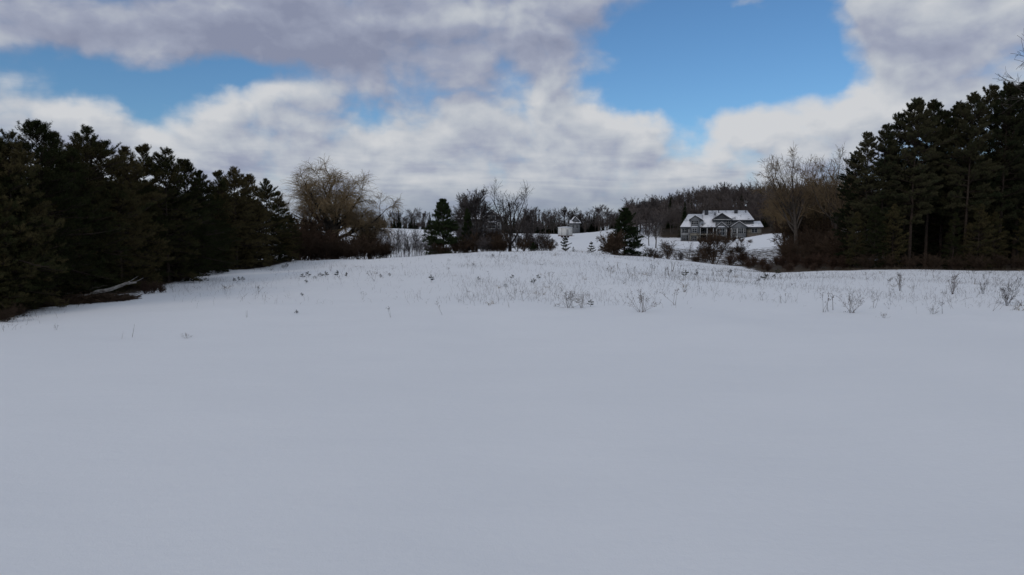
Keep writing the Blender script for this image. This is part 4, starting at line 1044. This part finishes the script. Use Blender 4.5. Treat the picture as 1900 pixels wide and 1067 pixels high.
def dens(x, y): return .5 + .5*np.sin(x*.23+1.3)*np.sin(y*.17+x*.05) + .3*np.sin(x*.61+y*.4)
cnts = {'w': 0, 's': 0, 't': 0}
while n_w < 235:
    Y = rs.uniform(37.5, 98)**1.0; u = rs.uniform(-.44, .76); x = u*Y
    if x < left_edge(Y)+1.5 or Y > right_edge(x)-1 and x > 30: continue
    if u < -.05 and rs.rand() < .55 or (Y < 45 and u < -.1): continue
    if rs.rand() > dens(x, Y): continue
    r_ = rs.rand(); hh = rs.uniform(.28, .75)*(1.5 if rs.rand() < .12 else 1)
    if r_ < .50: spawn(WEED[rs.randint(6)], x, Y, hh*1.05, 'thin dry weed with a feathery head sticking out of the snow', 'dry weeds in the weedy band', sink=.02, wide=1.2)
    elif r_ < .72: spawn(STEM[rs.randint(3)], x, Y, hh*.8, 'bare dry stalk sticking out of the snow', 'dry stalks in the weedy band', sink=.02)
    else: spawn(TUFT[rs.randint(4)], x, Y, hh*.5, 'short tuft of dry grass in the snow', 'grass tufts in the weedy band', sink=.02, wide=1.3)
    n_w += 1
# the line of denser weeds along the right of the crest
for i in range(46):
    px = rs.uniform(1130, 1420); py = 503 + 12*(px-1130)/290*.6 + rs.normal(0, 5) + 4
    x, y = foot(px, py); spawn((WEED+STEM)[rs.randint(9)], x, y, rs.uniform(.5, 1.1), 'dry weed in the dense weedy line right of the crest', 'weeds in the dense line', sink=.02, wide=1.3)

# uncountable fine grass
def fine_grass(n, seed):
    rng = np.random.RandomState(seed)
    Y = rng.uniform(37, 99, n*3); u = rng.uniform(-.5, .8, n*3); x = u*Y
    keep = (x > left_edge(Y)+.3) & ~((x > 30) & (Y > right_edge(x)-.2)) & (rng.rand(n*3) < np.clip(dens(x, Y), .05, 1)*np.where(u < -.08, .3, 1)*sst(Y, 37, 46))
    x = x[keep][:n]; Y = Y[keep][:n]
    # ragged straw along the edge of both groves
    ye = rng.uniform(30, 104, 1400); xe = left_edge(ye) + rng.normal(-.3, .7, 1400)
    xr = rng.uniform(30, 70, 3600); yr = right_edge(xr) + rng.normal(.6, .7, 3600)
    uc = rng.uniform(-.30, .36, 1500); yc = 101 + rng.normal(0, 1.6, 1500)
    x = np.concatenate([x, xe, xr, uc*yc]); Y = np.concatenate([Y, ye, yr, yc]); m_ = len(x)
    z = ground(x, Y); a = rng.uniform(0, 2*pi, m_); e = np.abs(rng.normal(0, .4, m_)); L = rng.uniform(.12, .5, m_)*np.where(rng.rand(m_) < .15, 1.6, 1)
    d = np.stack([np.cos(a)*np.sin(e), np.sin(a)*np.sin(e), np.cos(e)], 1); S = np.stack([x, Y, z-.02], 1)
    P = np.stack([S, S + d*L[:, None]*.6, S + d*L[:, None] + np.stack([np.cos(a)*.1, np.sin(a)*.1, -.05*np.ones(m_)], 1)], 1)
    me_ = MB().tubes(P, np.tile([.005, .004, .002], (m_, 1)), 3).mesh('dry_grass', M_weed)
    o = bpy.data.objects.new('dry_grass', me_); C.objects.link(o); tag(o, 'sparse thin dry grass scattered through the snow of the field', 'grass', None, 'stuff')
fine_grass(10500, 5)
